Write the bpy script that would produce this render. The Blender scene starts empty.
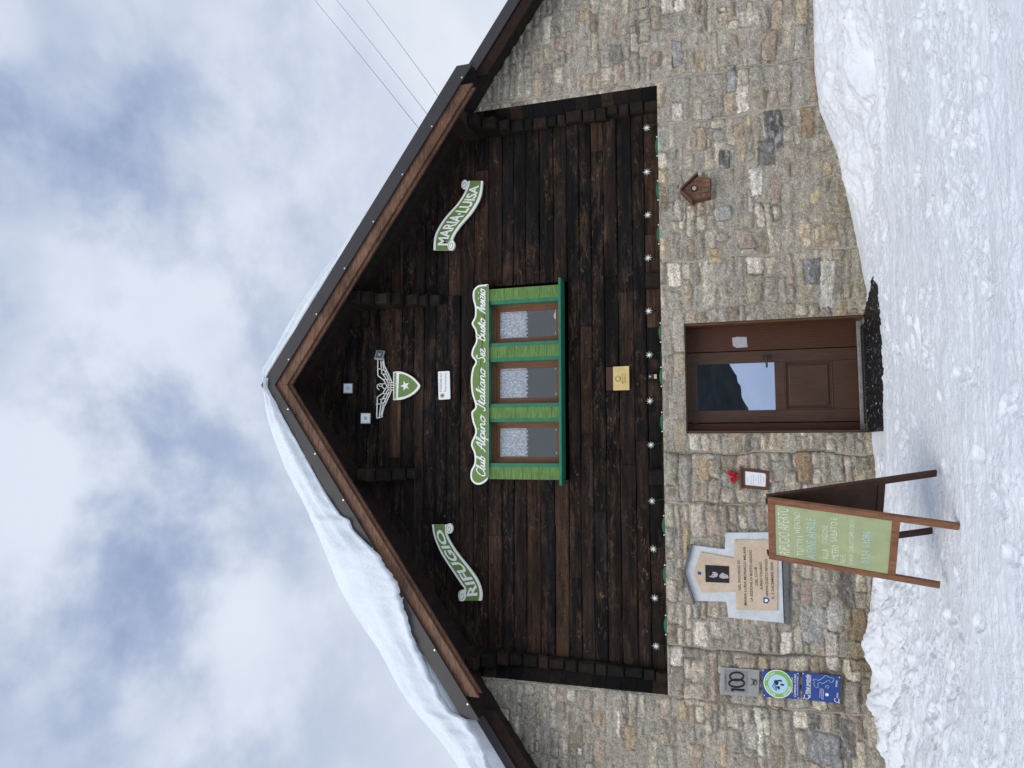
import bpy, bmesh, math, random
import numpy as np
from mathutils import Vector, Matrix
C = bpy.context.scene.collection
R_ = math.radians
random.seed(7); rng = np.random.default_rng(11)

# ------------------------------------------------------------------ camera
FPX, PITCH, ROLL, YAW, EYE = 740.0, 17.69, 1.63, -5.23, 1.6
def _cam():
    p, r, w = R_(PITCH), R_(ROLL), R_(YAW)
    F = Vector((0, math.cos(p), math.sin(p))); U = Vector((0, -math.sin(p), math.cos(p))); X = Vector((1, 0, 0))
    Rr = X*math.cos(r) - U*math.sin(r); Uu = U*math.cos(r) + X*math.sin(r)
    Z = Matrix.Rotation(w, 3, 'Z')
    return Z @ F, Z @ Rr, Z @ Uu
CF, CR, CU = _cam()
cd = bpy.data.cameras.new('camera'); cam = bpy.data.objects.new('camera', cd); C.objects.link(cam)
cd.sensor_fit = 'HORIZONTAL'; cd.sensor_width = 36; cd.lens = FPX/1024*36; cd.clip_start = .05; cd.clip_end = 5000
ax, ay = -CU, CR                      # the photo was taken upright and is stored on its side
az = ax.cross(ay)
m = Matrix((ax, ay, az)).transposed().to_4x4(); m.translation = Vector((0, 0, EYE)); cam.matrix_world = m
bpy.context.scene.camera = cam
def at(x, y, Y):                      # photo pixel -> point on the vertical plane at depth Y
    d = CF*FPX + CR*(384-y) + CU*(512-x)
    return Vector((0, 0, EYE)) + d*(Y/d.y)

# ------------------------------------------------------------------ world, sun, exposure
SUN_EL, SUN_AZ = 42, 205              # azimuth the light comes from, from +Y clockwise
w = bpy.data.worlds.new('World'); bpy.context.scene.world = w; w.use_nodes = True
nt = w.node_tree; nt.nodes.clear(); N = nt.nodes.new; Lk = nt.links.new
out = N('ShaderNodeOutputWorld'); bg = N('ShaderNodeBackground'); bg.inputs[1].default_value = .1
sky = N('ShaderNodeTexSky'); sky.sky_type = 'NISHITA'; sky.sun_disc = False
sky.sun_elevation = R_(SUN_EL); sky.sun_rotation = R_(SUN_AZ); sky.altitude = 1700
tc = N('ShaderNodeTexCoord')
mp = N('ShaderNodeMapping'); mp.inputs['Scale'].default_value = (1.0, 1.0, 1.25); mp.inputs['Location'].default_value = (3.1, 1.7, .4)
n1 = N('ShaderNodeTexNoise'); n1.inputs['Scale'].default_value = 4.6; n1.inputs['Detail'].default_value = 9; n1.inputs['Roughness'].default_value = .56; n1.inputs['Distortion'].default_value = .1
n2 = N('ShaderNodeTexNoise'); n2.inputs['Scale'].default_value = 3.1; n2.inputs['Detail'].default_value = 5; n2.inputs['Roughness'].default_value = .5
r1 = N('ShaderNodeValToRGB'); r1.color_ramp.elements[0].position = .33; r1.color_ramp.elements[1].position = .60; r1.color_ramp.interpolation = 'EASE'
r1.color_ramp.elements[0].color = (.28, .28, .28, 1); r1.color_ramp.elements[1].color = (1, 1, 1, 1)
r2 = N('ShaderNodeValToRGB'); r2.color_ramp.interpolation = 'EASE'
r2.color_ramp.elements[0].position = .34; r2.color_ramp.elements[0].color = (3.5, 4.1, 5.4, 1)
r2.color_ramp.elements[1].position = .66; r2.color_ramp.elements[1].color = (5.6, 6.1, 6.95, 1)
blue = N('ShaderNodeMixRGB'); blue.blend_type = 'MULTIPLY'; blue.inputs[0].default_value = 1; blue.inputs[2].default_value = (1.15, 1.15, 1.15, 1)
haze_mix = N('ShaderNodeMixRGB'); haze_mix.inputs[0].default_value = .7; haze_mix.inputs[2].default_value = (1.45, 2.2, 4.2, 1)
mixc = N('ShaderNodeMixRGB')
sep = N('ShaderNodeSeparateXYZ'); mr = N('ShaderNodeMapRange'); mr.inputs[1].default_value = .35; mr.inputs[2].default_value = .68; mr.inputs[3].default_value = .75; mr.inputs[4].default_value = 0
hor = N('ShaderNodeMixRGB'); hor.inputs[2].default_value = (6.1, 6.5, 7.1, 1)
Lk(tc.outputs['Generated'], mp.inputs[0]); Lk(mp.outputs[0], n1.inputs['Vector']); Lk(mp.outputs[0], n2.inputs['Vector'])
Lk(n1.outputs[0], r1.inputs[0]); Lk(n2.outputs[0], r2.inputs[0])
Lk(sky.outputs[0], blue.inputs[1]); Lk(blue.outputs[0], haze_mix.inputs[1])
Lk(r1.outputs[0], mixc.inputs[0]); Lk(haze_mix.outputs[0], mixc.inputs[1]); Lk(r2.outputs[0], mixc.inputs[2])
Lk(tc.outputs['Generated'], sep.inputs[0]); Lk(sep.outputs[2], mr.inputs[0]); Lk(mr.outputs[0], hor.inputs[0])
Lk(mixc.outputs[0], hor.inputs[1]); Lk(hor.outputs[0], bg.inputs[0]); Lk(bg.outputs[0], out.inputs[0])
sl = bpy.data.lights.new('sun', 'SUN'); sl.energy = 1.3; sl.angle = R_(38); sl.color = (1, .95, .87)
so = bpy.data.objects.new('sun', sl); C.objects.link(so)
sd = Vector((math.sin(R_(SUN_AZ))*math.cos(R_(SUN_EL)), math.cos(R_(SUN_AZ))*math.cos(R_(SUN_EL)), math.sin(R_(SUN_EL))))
so.rotation_euler = sd.to_track_quat('Z', 'Y').to_euler()
vs = bpy.context.scene.view_settings; vs.view_transform = 'Standard'; vs.look = 'None'; vs.exposure = .40; vs.gamma = 1

# ------------------------------------------------------------------ materials
def mat(name, col=(.5, .5, .5), rough=.7, spec=.4, metal=0, noise=None, bump=None, attr=None, coat=0):
    """noise=(scale xyz, amount, detail) multiplies the colour; bump=(scale xyz, strength, dist)"""
    M = bpy.data.materials.new(name); M.use_nodes = True; t = M.node_tree; b = t.nodes['Principled BSDF']
    b.inputs['Roughness'].default_value = rough; b.inputs['Specular IOR Level'].default_value = spec; b.inputs['Metallic'].default_value = metal
    if coat: b.inputs['Coat Weight'].default_value = coat; b.inputs['Coat Roughness'].default_value = .15
    src = None
    if attr:
        a = t.nodes.new('ShaderNodeAttribute'); a.attribute_name = attr; src = a.outputs['Color']
    tcn = t.nodes.new('ShaderNodeTexCoord')
    def nz(sc, det=6, ro=.6):
        mpn = t.nodes.new('ShaderNodeMapping'); mpn.inputs['Scale'].default_value = sc
        n = t.nodes.new('ShaderNodeTexNoise'); n.inputs['Scale'].default_value = 1; n.inputs['Detail'].default_value = det; n.inputs['Roughness'].default_value = ro
        t.links.new(tcn.outputs['Object'], mpn.inputs[0]); t.links.new(mpn.outputs[0], n.inputs['Vector']); return n.outputs[0]
    if noise:
        for sc, amt in noise:
            rr = t.nodes.new('ShaderNodeMapRange'); rr.inputs[1].default_value = .3; rr.inputs[2].default_value = .7
            rr.inputs[3].default_value = 1-amt; rr.inputs[4].default_value = 1+amt
            t.links.new(nz(sc), rr.inputs[0])
            vm = t.nodes.new('ShaderNodeVectorMath'); vm.operation = 'SCALE'
            if src is None: vm.inputs[0].default_value = col
            else: t.links.new(src, vm.inputs[0])
            t.links.new(rr.outputs[0], vm.inputs['Scale']); src = vm.outputs[0]
    if src is not None: t.links.new(src, b.inputs['Base Color'])
    else: b.inputs['Base Color'].default_value = (*col, 1)
    if bump:
        prev = None
        for sc, st, di in bump:
            bn = t.nodes.new('ShaderNodeBump'); bn.inputs['Strength'].default_value = st; bn.inputs['Distance'].default_value = di
            t.links.new(nz(sc, 8, .65), bn.inputs['Height'])
            if prev: t.links.new(prev.outputs[0], bn.inputs['Normal'])
            prev = bn
        t.links.new(prev.outputs[0], b.inputs['Normal'])
    return M
M = {}
M['stone'] = mat('rubble_stone', attr='Col', rough=.9, spec=.2, noise=[((9, 9, 9), .14), ((48, 48, 60), .42), ((85, 85, 100), .40), ((200, 200, 200), .2)], bump=[((40, 40, 48), .9, .02), ((100, 100, 110), .7, .008)])
M['mortar'] = mat('mortar', (.375, .345, .288), .95, .1, noise=[((8, 8, 8), .2), ((50, 50, 50), .22)], bump=[((60, 60, 60), .6, .01)])
M['masonry'] = mat('side_masonry', (.25, .23, .2), .95, .1, noise=[((3, 3, 7), .35), ((25, 25, 50), .25)], bump=[((5, 5, 10), .8, .05)])
def timber_mat():
    g = mat('weathered_timber', rough=.85, spec=.18, bump=[((2, 10, 60), .6, .012), ((16, 16, 30), .45, .012)]); t = g.node_tree; b = t.nodes['Principled BSDF']
    tcn = t.nodes.new('ShaderNodeTexCoord'); at_ = t.nodes.new('ShaderNodeAttribute'); at_.attribute_name = 'Col'
    def nz(sc, det, ro=.6, dist=0):
        mpn = t.nodes.new('ShaderNodeMapping'); mpn.inputs['Scale'].default_value = sc; n = t.nodes.new('ShaderNodeTexNoise'); n.inputs['Scale'].default_value = 1; n.inputs['Detail'].default_value = det; n.inputs['Roughness'].default_value = ro; n.inputs['Distortion'].default_value = dist
        t.links.new(tcn.outputs['Object'], mpn.inputs[0]); t.links.new(mpn.outputs[0], n.inputs['Vector']); return n.outputs[0]
    def mrg(x, a, b_, c, d): r = t.nodes.new('ShaderNodeMapRange'); r.inputs[1].default_value = a; r.inputs[2].default_value = b_; r.inputs[3].default_value = c; r.inputs[4].default_value = d; t.links.new(x, r.inputs[0]); return r.outputs[0]
    def mul(x, y): m_ = t.nodes.new('ShaderNodeMath'); m_.operation = 'MULTIPLY'; t.links.new(x, m_.inputs[0]); t.links.new(y, m_.inputs[1]); return m_.outputs[0]
    def mix(f, x, col): m_ = t.nodes.new('ShaderNodeMixRGB'); t.links.new(f, m_.inputs[0]); t.links.new(x, m_.inputs[1]); m_.inputs[2].default_value = (*col, 1); return m_.outputs[0]
    vm = t.nodes.new('ShaderNodeVectorMath'); vm.operation = 'SCALE'; t.links.new(at_.outputs['Color'], vm.inputs[0]); t.links.new(mul(mrg(nz((1.3, 6, 30), 7, .65), .3, .7, .25, 1.8), mrg(nz((7, 14, 110), 4), .3, .7, .6, 1.4)), vm.inputs['Scale'])
    big = mrg(nz((.55, 3, 5.5), 3, .5), .40, .60, .1, 1)
    vm2 = t.nodes.new('ShaderNodeVectorMath'); vm2.operation = 'SCALE'; t.links.new(vm.outputs[0], vm2.inputs[0]); t.links.new(mrg(nz((.8, 3, 4.6), 4, .6), .35, .65, .45, 1.7), vm2.inputs['Scale'])
    a = mix(mul(mrg(nz((2.2, 5, 13), 8, .7, .6), .47, .60, 0, 1.0), mul(big, mrg(nz((9, 9, 60), 6, .7), .38, .55, 0, 1))), vm2.outputs[0], (.066, .037, .023))
    a = mix(mul(mrg(nz((5.5, 5, 14), 7, .72, 1.2), .57, .66, 0, .8), mul(big, mrg(nz((26, 20, 60), 5, .7), .42, .56, 0, 1))), a, (.22, .145, .095))
    a = mix(mrg(nz((7, 5, 13), 5, .7, 1.5), .60, .66, 0, .85), a, (.004, .003, .003))
    t.links.new(a, b.inputs['Base Color']); return g
M['timber'] = timber_mat()
M['log'] = mat('hewn_log', attr='Col', rough=.85, spec=.2, noise=[((14, 14, 14), .45), ((60, 20, 60), .3)], bump=[((30, 8, 30), .6, .012)])
M['soffit'] = mat('soffit_boards', attr='Col', rough=.85, spec=.2, noise=[((12, 3, 12), .4)], bump=[((30, 5, 30), .4, .01)])
M['barge'] = mat('oiled_wood_board', (.135, .068, .040), .6, .35, noise=[((2, 3, 3), .4), ((7, 40, 40), .6)], bump=[((8, 40, 40), .5, .006)])
M['fascia'] = mat('painted_sheet_metal', (.036, .033, .036), .45, .45, noise=[((4, 4, 4), .12)])
M['screw'] = mat('zinc_screw', (.7, .7, .7), .35, .5, .6)
M['greenl'] = mat('leaf_green_paint', (.112, .212, .055), .6, .3, noise=[((7, 7, 7), .15), ((5, 60, 60), .45)], bump=[((6, 60, 60), .4, .004)])
M['greent'] = mat('sea_green_paint', (.022, .17, .10), .5, .35, noise=[((9, 9, 9), .15)])
M['greensign'] = mat('sign_green', (.135, .235, .062), .55, .35, noise=[((10, 10, 10), .1)])
M['white'] = mat('white_paint', (.86, .88, .84), .55, .35, noise=[((18, 18, 18), .05)])
M['plastic'] = mat('white_plastic', (.8, .82, .82), .4, .5)
M['brown'] = mat('varnished_wood', (.105, .042, .018), .4, .45, noise=[((3, 3, 3), .15), ((50, 50, 4), .3)], bump=[((70, 70, 6), .2, .003)])
M['frame'] = mat('window_frame_wood', (.155, .062, .024), .45, .4, noise=[((50, 50, 4), .25)])
M['doorw'] = mat('door_wood', (.060, .027, .014), .45, .4, noise=[((3, 3, 3), .15), ((60, 60, 4), .28)], bump=[((80, 80, 5), .2, .003)])
M['doorgroove'] = mat('reeded_wood', (.072, .024, .009), .5, .4, noise=[((90, 4, 90), .3)])
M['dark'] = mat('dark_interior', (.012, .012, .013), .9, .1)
M['black'] = mat('black_metal', (.015, .015, .016), .35, .5)
M['rubber'] = mat('black_rubber', (.007, .007, .008), .5, .4)
M['grate'] = mat('metal_grate', (.03, .03, .032), .45, .5, .5, noise=[((70, 70, 70), .5)])
M['slab'] = mat('stone_slab', (.24, .235, .225), .85, .2, noise=[((9, 9, 9), .25), ((50, 50, 50), .2)], bump=[((40, 40, 40), .4, .006)])
M['concrete'] = mat('grey_cement', (.13, .135, .14), .9, .2, noise=[((8, 8, 8), .25), ((40, 40, 40), .2)], bump=[((40, 40, 40), .5, .008)])
M['plaster'] = mat('white_plaster', (.58, .61, .64), .8, .2, noise=[((9, 9, 9), .12), ((50, 50, 50), .06)], bump=[((30, 30, 30), .3, .006)])
M['marble'] = mat('pink_marble', (.56, .44, .33), .5, .4, noise=[((8, 8, 8), .12), ((50, 50, 50), .1)])
M['engrave'] = mat('engraved_letter', (.05, .045, .04), .7, .2)
M['portrait'] = mat('portrait_print', (.012, .011, .014), .3, .5)
M['portraitl'] = mat('portrait_light', (.42, .38, .38), .4, .4, noise=[((60, 60, 60), .3)])
M['signwood'] = mat('stained_pine', (.19, .078, .036), .5, .4, noise=[((4, 4, 4), .2), ((40, 40, 5), .35)], bump=[((60, 60, 6), .3, .003)])
M['signdark'] = mat('dark_hardboard', (.05, .022, .014), .6, .3, noise=[((10, 10, 10), .3)])
M['chalkb'] = mat('green_chalkboard', (.33, .375, .21), .75, .2, noise=[((5, 5, 3), .10), ((14, 14, 9), .09)])
M['chalk'] = mat('white_chalk', (.66, .70, .60), .95, .05, noise=[((60, 60, 60), .35)])
M['chalkblue'] = mat('blue_chalk', (.38, .60, .62), .95, .05, noise=[((60, 60, 60), .3)])
M['steel'] = mat('brushed_steel', (.33, .33, .325), .4, .5, .4, noise=[((5, 5, 60), .12)])
M['steel2'] = mat('brushed_steel_inset', (.25, .25, .25), .4, .5, .4, noise=[((5, 5, 60), .12)])
M['ink'] = mat('black_ink', (.012, .012, .014), .5, .3)
M['blue'] = mat('blue_enamel', (.022, .06, .26), .4, .45, noise=[((6, 6, 6), .1)])
M['lime'] = mat('lime_ring', (.20, .45, .08), .45, .4)
M['palebl'] = mat('pale_blue_print', (.42, .64, .80), .5, .4)
M['cream'] = mat('cream_plate', (.62, .47, .20), .5, .35, noise=[((12, 12, 12), .12)])
M['creamink'] = mat('brown_ink', (.20, .12, .04), .6, .3)
M['paper'] = mat('paper', (.80, .82, .86), .7, .2)
M['greyink'] = mat('grey_ink', (.25, .28, .34), .7, .2)
M['red'] = mat('red_ribbon', (.45, .01, .02), .6, .3)
M['oldwood'] = mat('old_brown_wood', (.13, .072, .046), .8, .2, noise=[((20, 20, 20), .3), ((70, 70, 8), .3)], bump=[((60, 60, 10), .5, .004)])
M['leaf'] = mat('plastic_leaf', (.022, .14, .07), .5, .4)
M['housing'] = mat('lamp_housing', (.10, .11, .12), .4, .5)
M['lampface'] = mat('lamp_face', (.50, .58, .62), .25, .5)
M['lampface2'] = mat('lamp_reflector', (.72, .76, .78), .2, .5)
M['lampgrey'] = mat('lamp_frame_grey', (.36, .38, .38), .4, .5)
M['garland'] = mat('dark_green_wire', (.008, .035, .02), .6, .3)
M['cable'] = mat('grey_cable', (.16, .18, .22), .6, .3)
M['rock'] = mat('dark_hillside', (.02, .024, .022), .95, .1, noise=[((.05, .05, .05), .5), ((.3, .3, .3), .5)])
M['ply'] = mat('grey_sticker', (.40, .39, .42), .6, .3, noise=[((20, 20, 20), .15)])
def glass_mat(name, refl, tint):
    g = bpy.data.materials.new(name); g.use_nodes = True; t = g.node_tree; t.nodes.clear()
    o = t.nodes.new('ShaderNodeOutputMaterial'); mx = t.nodes.new('ShaderNodeMixShader'); gl = t.nodes.new('ShaderNodeBsdfGlossy'); tr = t.nodes.new('ShaderNodeBsdfTransparent')
    gl.inputs['Roughness'].default_value = .0; gl.inputs['Color'].default_value = (1, 1, 1, 1); tr.inputs[0].default_value = (*tint, 1)
    lw = t.nodes.new('ShaderNodeLayerWeight'); lw.inputs[0].default_value = .3
    ad = t.nodes.new('ShaderNodeMath'); ad.operation = 'ADD'; ad.use_clamp = True; ad.inputs[1].default_value = refl
    t.links.new(lw.outputs['Fresnel'], ad.inputs[0]); t.links.new(ad.outputs[0], mx.inputs[0]); t.links.new(tr.outputs[0], mx.inputs[1]); t.links.new(gl.outputs[0], mx.inputs[2]); t.links.new(mx.outputs[0], o.inputs[0])
    return g
M['glass'] = glass_mat('window_glass', .04, (.97, .98, 1.0))
M['doorglass'] = glass_mat('door_glass', .55, (.4, .42, .45)); M['doorglass'].node_tree.nodes['Glossy BSDF'].inputs['Color'].default_value = (.62, .74, .95, 1)
def lace_mat():
    g = mat('white_lace', (.88, .92, .95), .9, .1); t = g.node_tree; b = t.nodes['Principled BSDF']
    tcn = t.nodes.new('ShaderNodeTexCoord')
    v = t.nodes.new('ShaderNodeTexVoronoi'); v.inputs['Scale'].default_value = 30; v.feature = 'F1'
    v2 = t.nodes.new('ShaderNodeTexNoise'); v2.inputs['Scale'].default_value = 30; v2.inputs['Detail'].default_value = 4
    a = t.nodes.new('ShaderNodeMath'); a.operation = 'ADD'
    r = t.nodes.new('ShaderNodeMapRange'); r.inputs[1].default_value = .85; r.inputs[2].default_value = 1.1; r.inputs[3].default_value = 1.0; r.inputs[4].default_value = .62
    t.links.new(tcn.outputs['Object'], v.inputs['Vector']); t.links.new(tcn.outputs['Object'], v2.inputs['Vector'])
    t.links.new(v.outputs['Distance'], a.inputs[0]); t.links.new(v2.outputs[0], a.inputs[1]); t.links.new(a.outputs[0], r.inputs[0]); t.links.new(r.outputs[0], b.inputs['Alpha'])
    b.inputs['Subsurface Weight'].default_value = 0
    return g
M['lace'] = lace_mat()
def snow_mat(name, tint=(.86, .89, .93), streak=False):
    g = bpy.data.materials.new(name); g.use_nodes = True; t = g.node_tree; b = t.nodes['Principled BSDF']
    b.inputs['Roughness'].default_value = .55; b.inputs['Specular IOR Level'].default_value = .25
    tcn = t.nodes.new('ShaderNodeTexCoord')
    def nz(sc, det, ro=.6):
        mpn = t.nodes.new('ShaderNodeMapping'); mpn.inputs['Scale'].default_value = sc
        n = t.nodes.new('ShaderNodeTexNoise'); n.inputs['Scale'].default_value = 1; n.inputs['Detail'].default_value = det; n.inputs['Roughness'].default_value = ro
        t.links.new(tcn.outputs['Object'], mpn.inputs[0]); t.links.new(mpn.outputs[0], n.inputs['Vector']); return n.outputs[0]
    rr = t.nodes.new('ShaderNodeValToRGB'); e = rr.color_ramp.elements
    e[0].position = .35; e[0].color = (tint[0]*.93, tint[1]*.94, tint[2]*.96, 1); e[1].position = .6; e[1].color = (*tint, 1)
    t.links.new(nz((2.2, 2.2, 2.2) if not streak else (1.4, 5, 3), 8, .65), rr.inputs[0]); t.links.new(rr.outputs[0], b.inputs['Base Color'])
    def rmp(x, a, b_, c=0, d=1): r = t.nodes.new('ShaderNodeMapRange'); r.inputs[1].default_value = a; r.inputs[2].default_value = b_; r.inputs[3].default_value = c; r.inputs[4].default_value = d; t.links.new(x, r.inputs[0]); return r.outputs[0]
    def mth(op, x, y):
        m_ = t.nodes.new('ShaderNodeMath'); m_.operation = op; t.links.new(x, m_.inputs[0]); t.links.new(y, m_.inputs[1]); return m_.outputs[0]
    bb = t.nodes.new('ShaderNodeBump'); bb.inputs['Strength'].default_value = .6; bb.inputs['Distance'].default_value = .02
    t.links.new(nz((6, 24, 20) if streak else (14, 14, 14), 8, .68), bb.inputs['Height'])
    # crumbs of ice gathered in patches over the trodden surface
    crumb = mth('MULTIPLY', rmp(nz((34, 40, 40), 3, .6), .50, .66), rmp(nz((1.7, 3, 3), 4, .6), .42, .62, .12 if streak else .0, 1 if streak else .35))
    b2 = t.nodes.new('ShaderNodeBump'); b2.inputs['Strength'].default_value = .6; b2.inputs['Distance'].default_value = .012
    fine = mth('MULTIPLY', nz((90, 110, 110), 4, .7), rmp(nz((2.1, 2.1, 2.1), 3, .5), .3, .7, .25, .55))
    t.links.new(mth('ADD', crumb, fine), b2.inputs['Height']); t.links.new(bb.outputs[0], b2.inputs['Normal'])
    t.links.new(b2.outputs[0], b.inputs['Normal'])
    return g
M['snow'] = snow_mat('ground_snow', streak=True)
M['roofsnow'] = snow_mat('roof_snow', (.80, .86, .91))
def mat_mat():
    g = mat('snow_flecked_rubber', (.006, .006, .007), .45, .4); t = g.node_tree; b = t.nodes['Principled BSDF']
    tcn = t.nodes.new('ShaderNodeTexCoord'); n = t.nodes.new('ShaderNodeTexNoise'); n.inputs['Scale'].default_value = 1; n.inputs['Detail'].default_value = 5; n.inputs['Roughness'].default_value = .75
    mpn = t.nodes.new('ShaderNodeMapping'); mpn.inputs['Scale'].default_value = (16, 30, 16)
    r = t.nodes.new('ShaderNodeValToRGB'); r.color_ramp.elements[0].position = .60; r.color_ramp.elements[0].color = (.006, .006, .007, 1); r.color_ramp.elements[1].position = .68; r.color_ramp.elements[1].color = (.7, .74, .8, 1)
    t.links.new(tcn.outputs['Object'], mpn.inputs[0]); t.links.new(mpn.outputs[0], n.inputs['Vector']); t.links.new(n.outputs[0], r.inputs[0]); t.links.new(r.outputs[0], b.inputs['Base Color'])
    return g
M['mat'] = mat_mat()

# ------------------------------------------------------------------ builders
OFF = {}
def tag(o, label=None, cat=None, group=None, kind=None):
    if label: o['label'] = label
    if cat: o['category'] = cat
    if group: o['group'] = group
    if kind: o['kind'] = kind
    return o
def thing(name, label, cat, loc, group=None, rot=0):
    o = bpy.data.objects.new(name, None); C.objects.link(o); o.location = loc; o.empty_display_size = .1
    OFF[o.name] = Vector(loc); return tag(o, label, cat, group)
def link_mesh(name, me, material, parent, smooth=False):
    o = bpy.data.objects.new(name, me); C.objects.link(o); me.materials.append(material)
    n = len(me.vertices); co = np.empty(n*3); me.vertices.foreach_get('co', co); co = co.reshape(-1, 3)
    if parent is not None: off = OFF[parent.name]; o.parent = parent
    else: off = Vector(((co[:, 0].min()+co[:, 0].max())/2, (co[:, 1].min()+co[:, 1].max())/2, co[:, 2].min())); o.location = off
    co -= np.array(off); me.vertices.foreach_set('co', co.ravel()); OFF[o.name] = Vector(off)
    if smooth: me.polygons.foreach_set('use_smooth', np.ones(len(me.polygons), bool))
    me.update(); return o
class MB:
    def __init__(s): s.v = []; s.f = []; s.c = []
    def add(s, vs_, fs, col=None):
        b = len(s.v); s.v += [tuple(p) for p in vs_]; s.f += [tuple(i+b for i in f) for f in fs]; s.c += [col or (1, 1, 1)]*len(vs_); return s
    def box(s, x0, x1, y0, y1, z0, z1, col=None):
        x0, x1 = sorted((x0, x1)); y0, y1 = sorted((y0, y1)); z0, z1 = sorted((z0, z1))
        return s.hexa([(x0, y0, z0), (x1, y0, z0), (x1, y1, z0), (x0, y1, z0), (x0, y0, z1), (x1, y0, z1), (x1, y1, z1), (x0, y1, z1)], col)
    def hexa(s, p, col=None):
        return s.add(p, [(0, 3, 2, 1), (4, 5, 6, 7), (0, 1, 5, 4), (1, 2, 6, 5), (2, 3, 7, 6), (3, 0, 4, 7)], col)
    def bar(s, a, b, wx, wy, side=Vector((1, 0, 0)), col=None):     # square bar from a to b; wx along side
        a, b = Vector(a), Vector(b); d = (b-a).normalized(); sx = (side-d*side.dot(d)).normalized(); sy = d.cross(sx)
        p = []
        for q in (a, b):
            for i, j in ((-1, -1), (1, -1), (1, 1), (-1, 1)): p.append(q+sx*(i*wx/2)+sy*(j*wy/2))
        return s.hexa(p, col)
    def prism(s, poly, y0, y1, col=None):           # poly of (x,z) points, y0 front (towards the camera), y1 back
        ar = sum(poly[i][0]*poly[(i+1) % len(poly)][1]-poly[(i+1) % len(poly)][0]*poly[i][1] for i in range(len(poly)))
        if ar < 0: poly = poly[::-1]
        n = len(poly); v = [(x, y0, z) for x, z in poly]+[(x, y1, z) for x, z in poly]
        f = [tuple(range(n)), tuple(range(2*n-1, n-1, -1))]+[(i, i+n, (i+1) % n+n, (i+1) % n) for i in range(n)]
        return s.add(v, f, col)
    def tube(s, pts, r, seg=8, col=None, cap=True):
        pts = [Vector(p) for p in pts]; b = len(s.v); v = []
        rs = r if isinstance(r, (list, tuple)) else [r]*len(pts)
        for i, p in enumerate(pts):
            d = (pts[min(i+1, len(pts)-1)]-pts[max(i-1, 0)]).normalized(); u = d.orthogonal().normalized() if abs(d.z) > .9 else d.cross(Vector((0, 0, 1))).normalized(); w_ = d.cross(u)
            for k in range(seg): a = 2*math.pi*k/seg; v.append(p+(u*math.cos(a)+w_*math.sin(a))*rs[i])
        f = [(i*seg+k, i*seg+(k+1) % seg, (i+1)*seg+(k+1) % seg, (i+1)*seg+k) for i in range(len(pts)-1) for k in range(seg)]
        if cap: f += [tuple(range(seg-1, -1, -1)), tuple((len(pts)-1)*seg+k for k in range(seg))]
        return s.add(v, f, col)
    def disc(s, cx, cz, r, y0, y1, seg=28, col=None, rz=None):
        return s.prism([(cx+r*math.cos(2*math.pi*k/seg), cz+(rz or r)*math.sin(2*math.pi*k/seg)) for k in range(seg)], y0, y1, col)
    def build(s, name, material, parent=None, bevel=0, smooth=False, color=False):
        me = bpy.data.meshes.new(name); me.from_pydata(s.v, [], s.f)
        if color:
            a = me.color_attributes.new('Col', 'FLOAT_COLOR', 'POINT'); a.data.foreach_set('color', np.array([(*c, 1) for c in s.c], dtype=np.float32).ravel())
        o = link_mesh(name, me, material, parent, smooth)
        if bevel:
            md = o.modifiers.new('bevel', 'BEVEL'); md.width = bevel; md.segments = 2; md.limit_method = 'ANGLE'; md.angle_limit = R_(40)
        return o
_TX = {}
def text2d(body, size=1, shear=0, bold=0, align='CENTER', spacing=1, xs=1):
    """flat 2D glyph mesh (verts list of (x,z)), faces; centred vertically on cap height"""
    cu = bpy.data.curves.new('t', 'FONT'); cu.body = body; cu.size = size; cu.shear = shear; cu.offset = bold*size; cu.align_x = align; cu.space_character = spacing; cu.resolution_u = 3
    o = bpy.data.objects.new('t', cu); C.objects.link(o)
    bpy.context.view_layer.update()
    me = bpy.data.meshes.new_from_object(o.evaluated_get(bpy.context.evaluated_depsgraph_get()))
    v = [(p.co.x*xs, p.co.y-.35*size) for p in me.vertices]; f = [tuple(p.vertices) for p in me.polygons]
    bpy.data.objects.remove(o); bpy.data.curves.remove(cu); bpy.data.meshes.remove(me); return v, f
def put_text(mb, v, f, fn): mb.add([fn(x, z) for x, z in v], f)
def fit_text(mb, body, cx, cz, width, height, y, rot=0, shear=0, bold=0, fn=None, col=None):
    v, f = text2d(body, 1, shear, bold)
    x0 = min(p[0] for p in v); x1 = max(p[0] for p in v); sx = width/(x1-x0); mx_ = (x0+x1)/2; sz = height/.72
    c_, s_ = math.cos(rot), math.sin(rot)
    def g(x, z):
        a, b = (x-mx_)*sx, z*sz
        p = (cx+a*c_-b*s_, cz+a*s_+b*c_)
        return fn(*p) if fn else (p[0], y, p[1])
    mb.add([g(x, z) for x, z in v], f, col)
def smooth_line(P, n=6):
    P = [Vector(p) for p in P]; o = []
    for i in range(len(P)-1):
        p0 = P[max(i-1, 0)]; p1 = P[i]; p2 = P[i+1]; p3 = P[min(i+2, len(P)-1)]
        for k in range(n):
            t = k/n; o.append(.5*((2*p1)+(p2-p0)*t+(2*p0-5*p1+4*p2-p3)*t*t+(3*p1-p0-3*p2+p3)*t**3))
    o.append(P[-1]); return o
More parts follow.
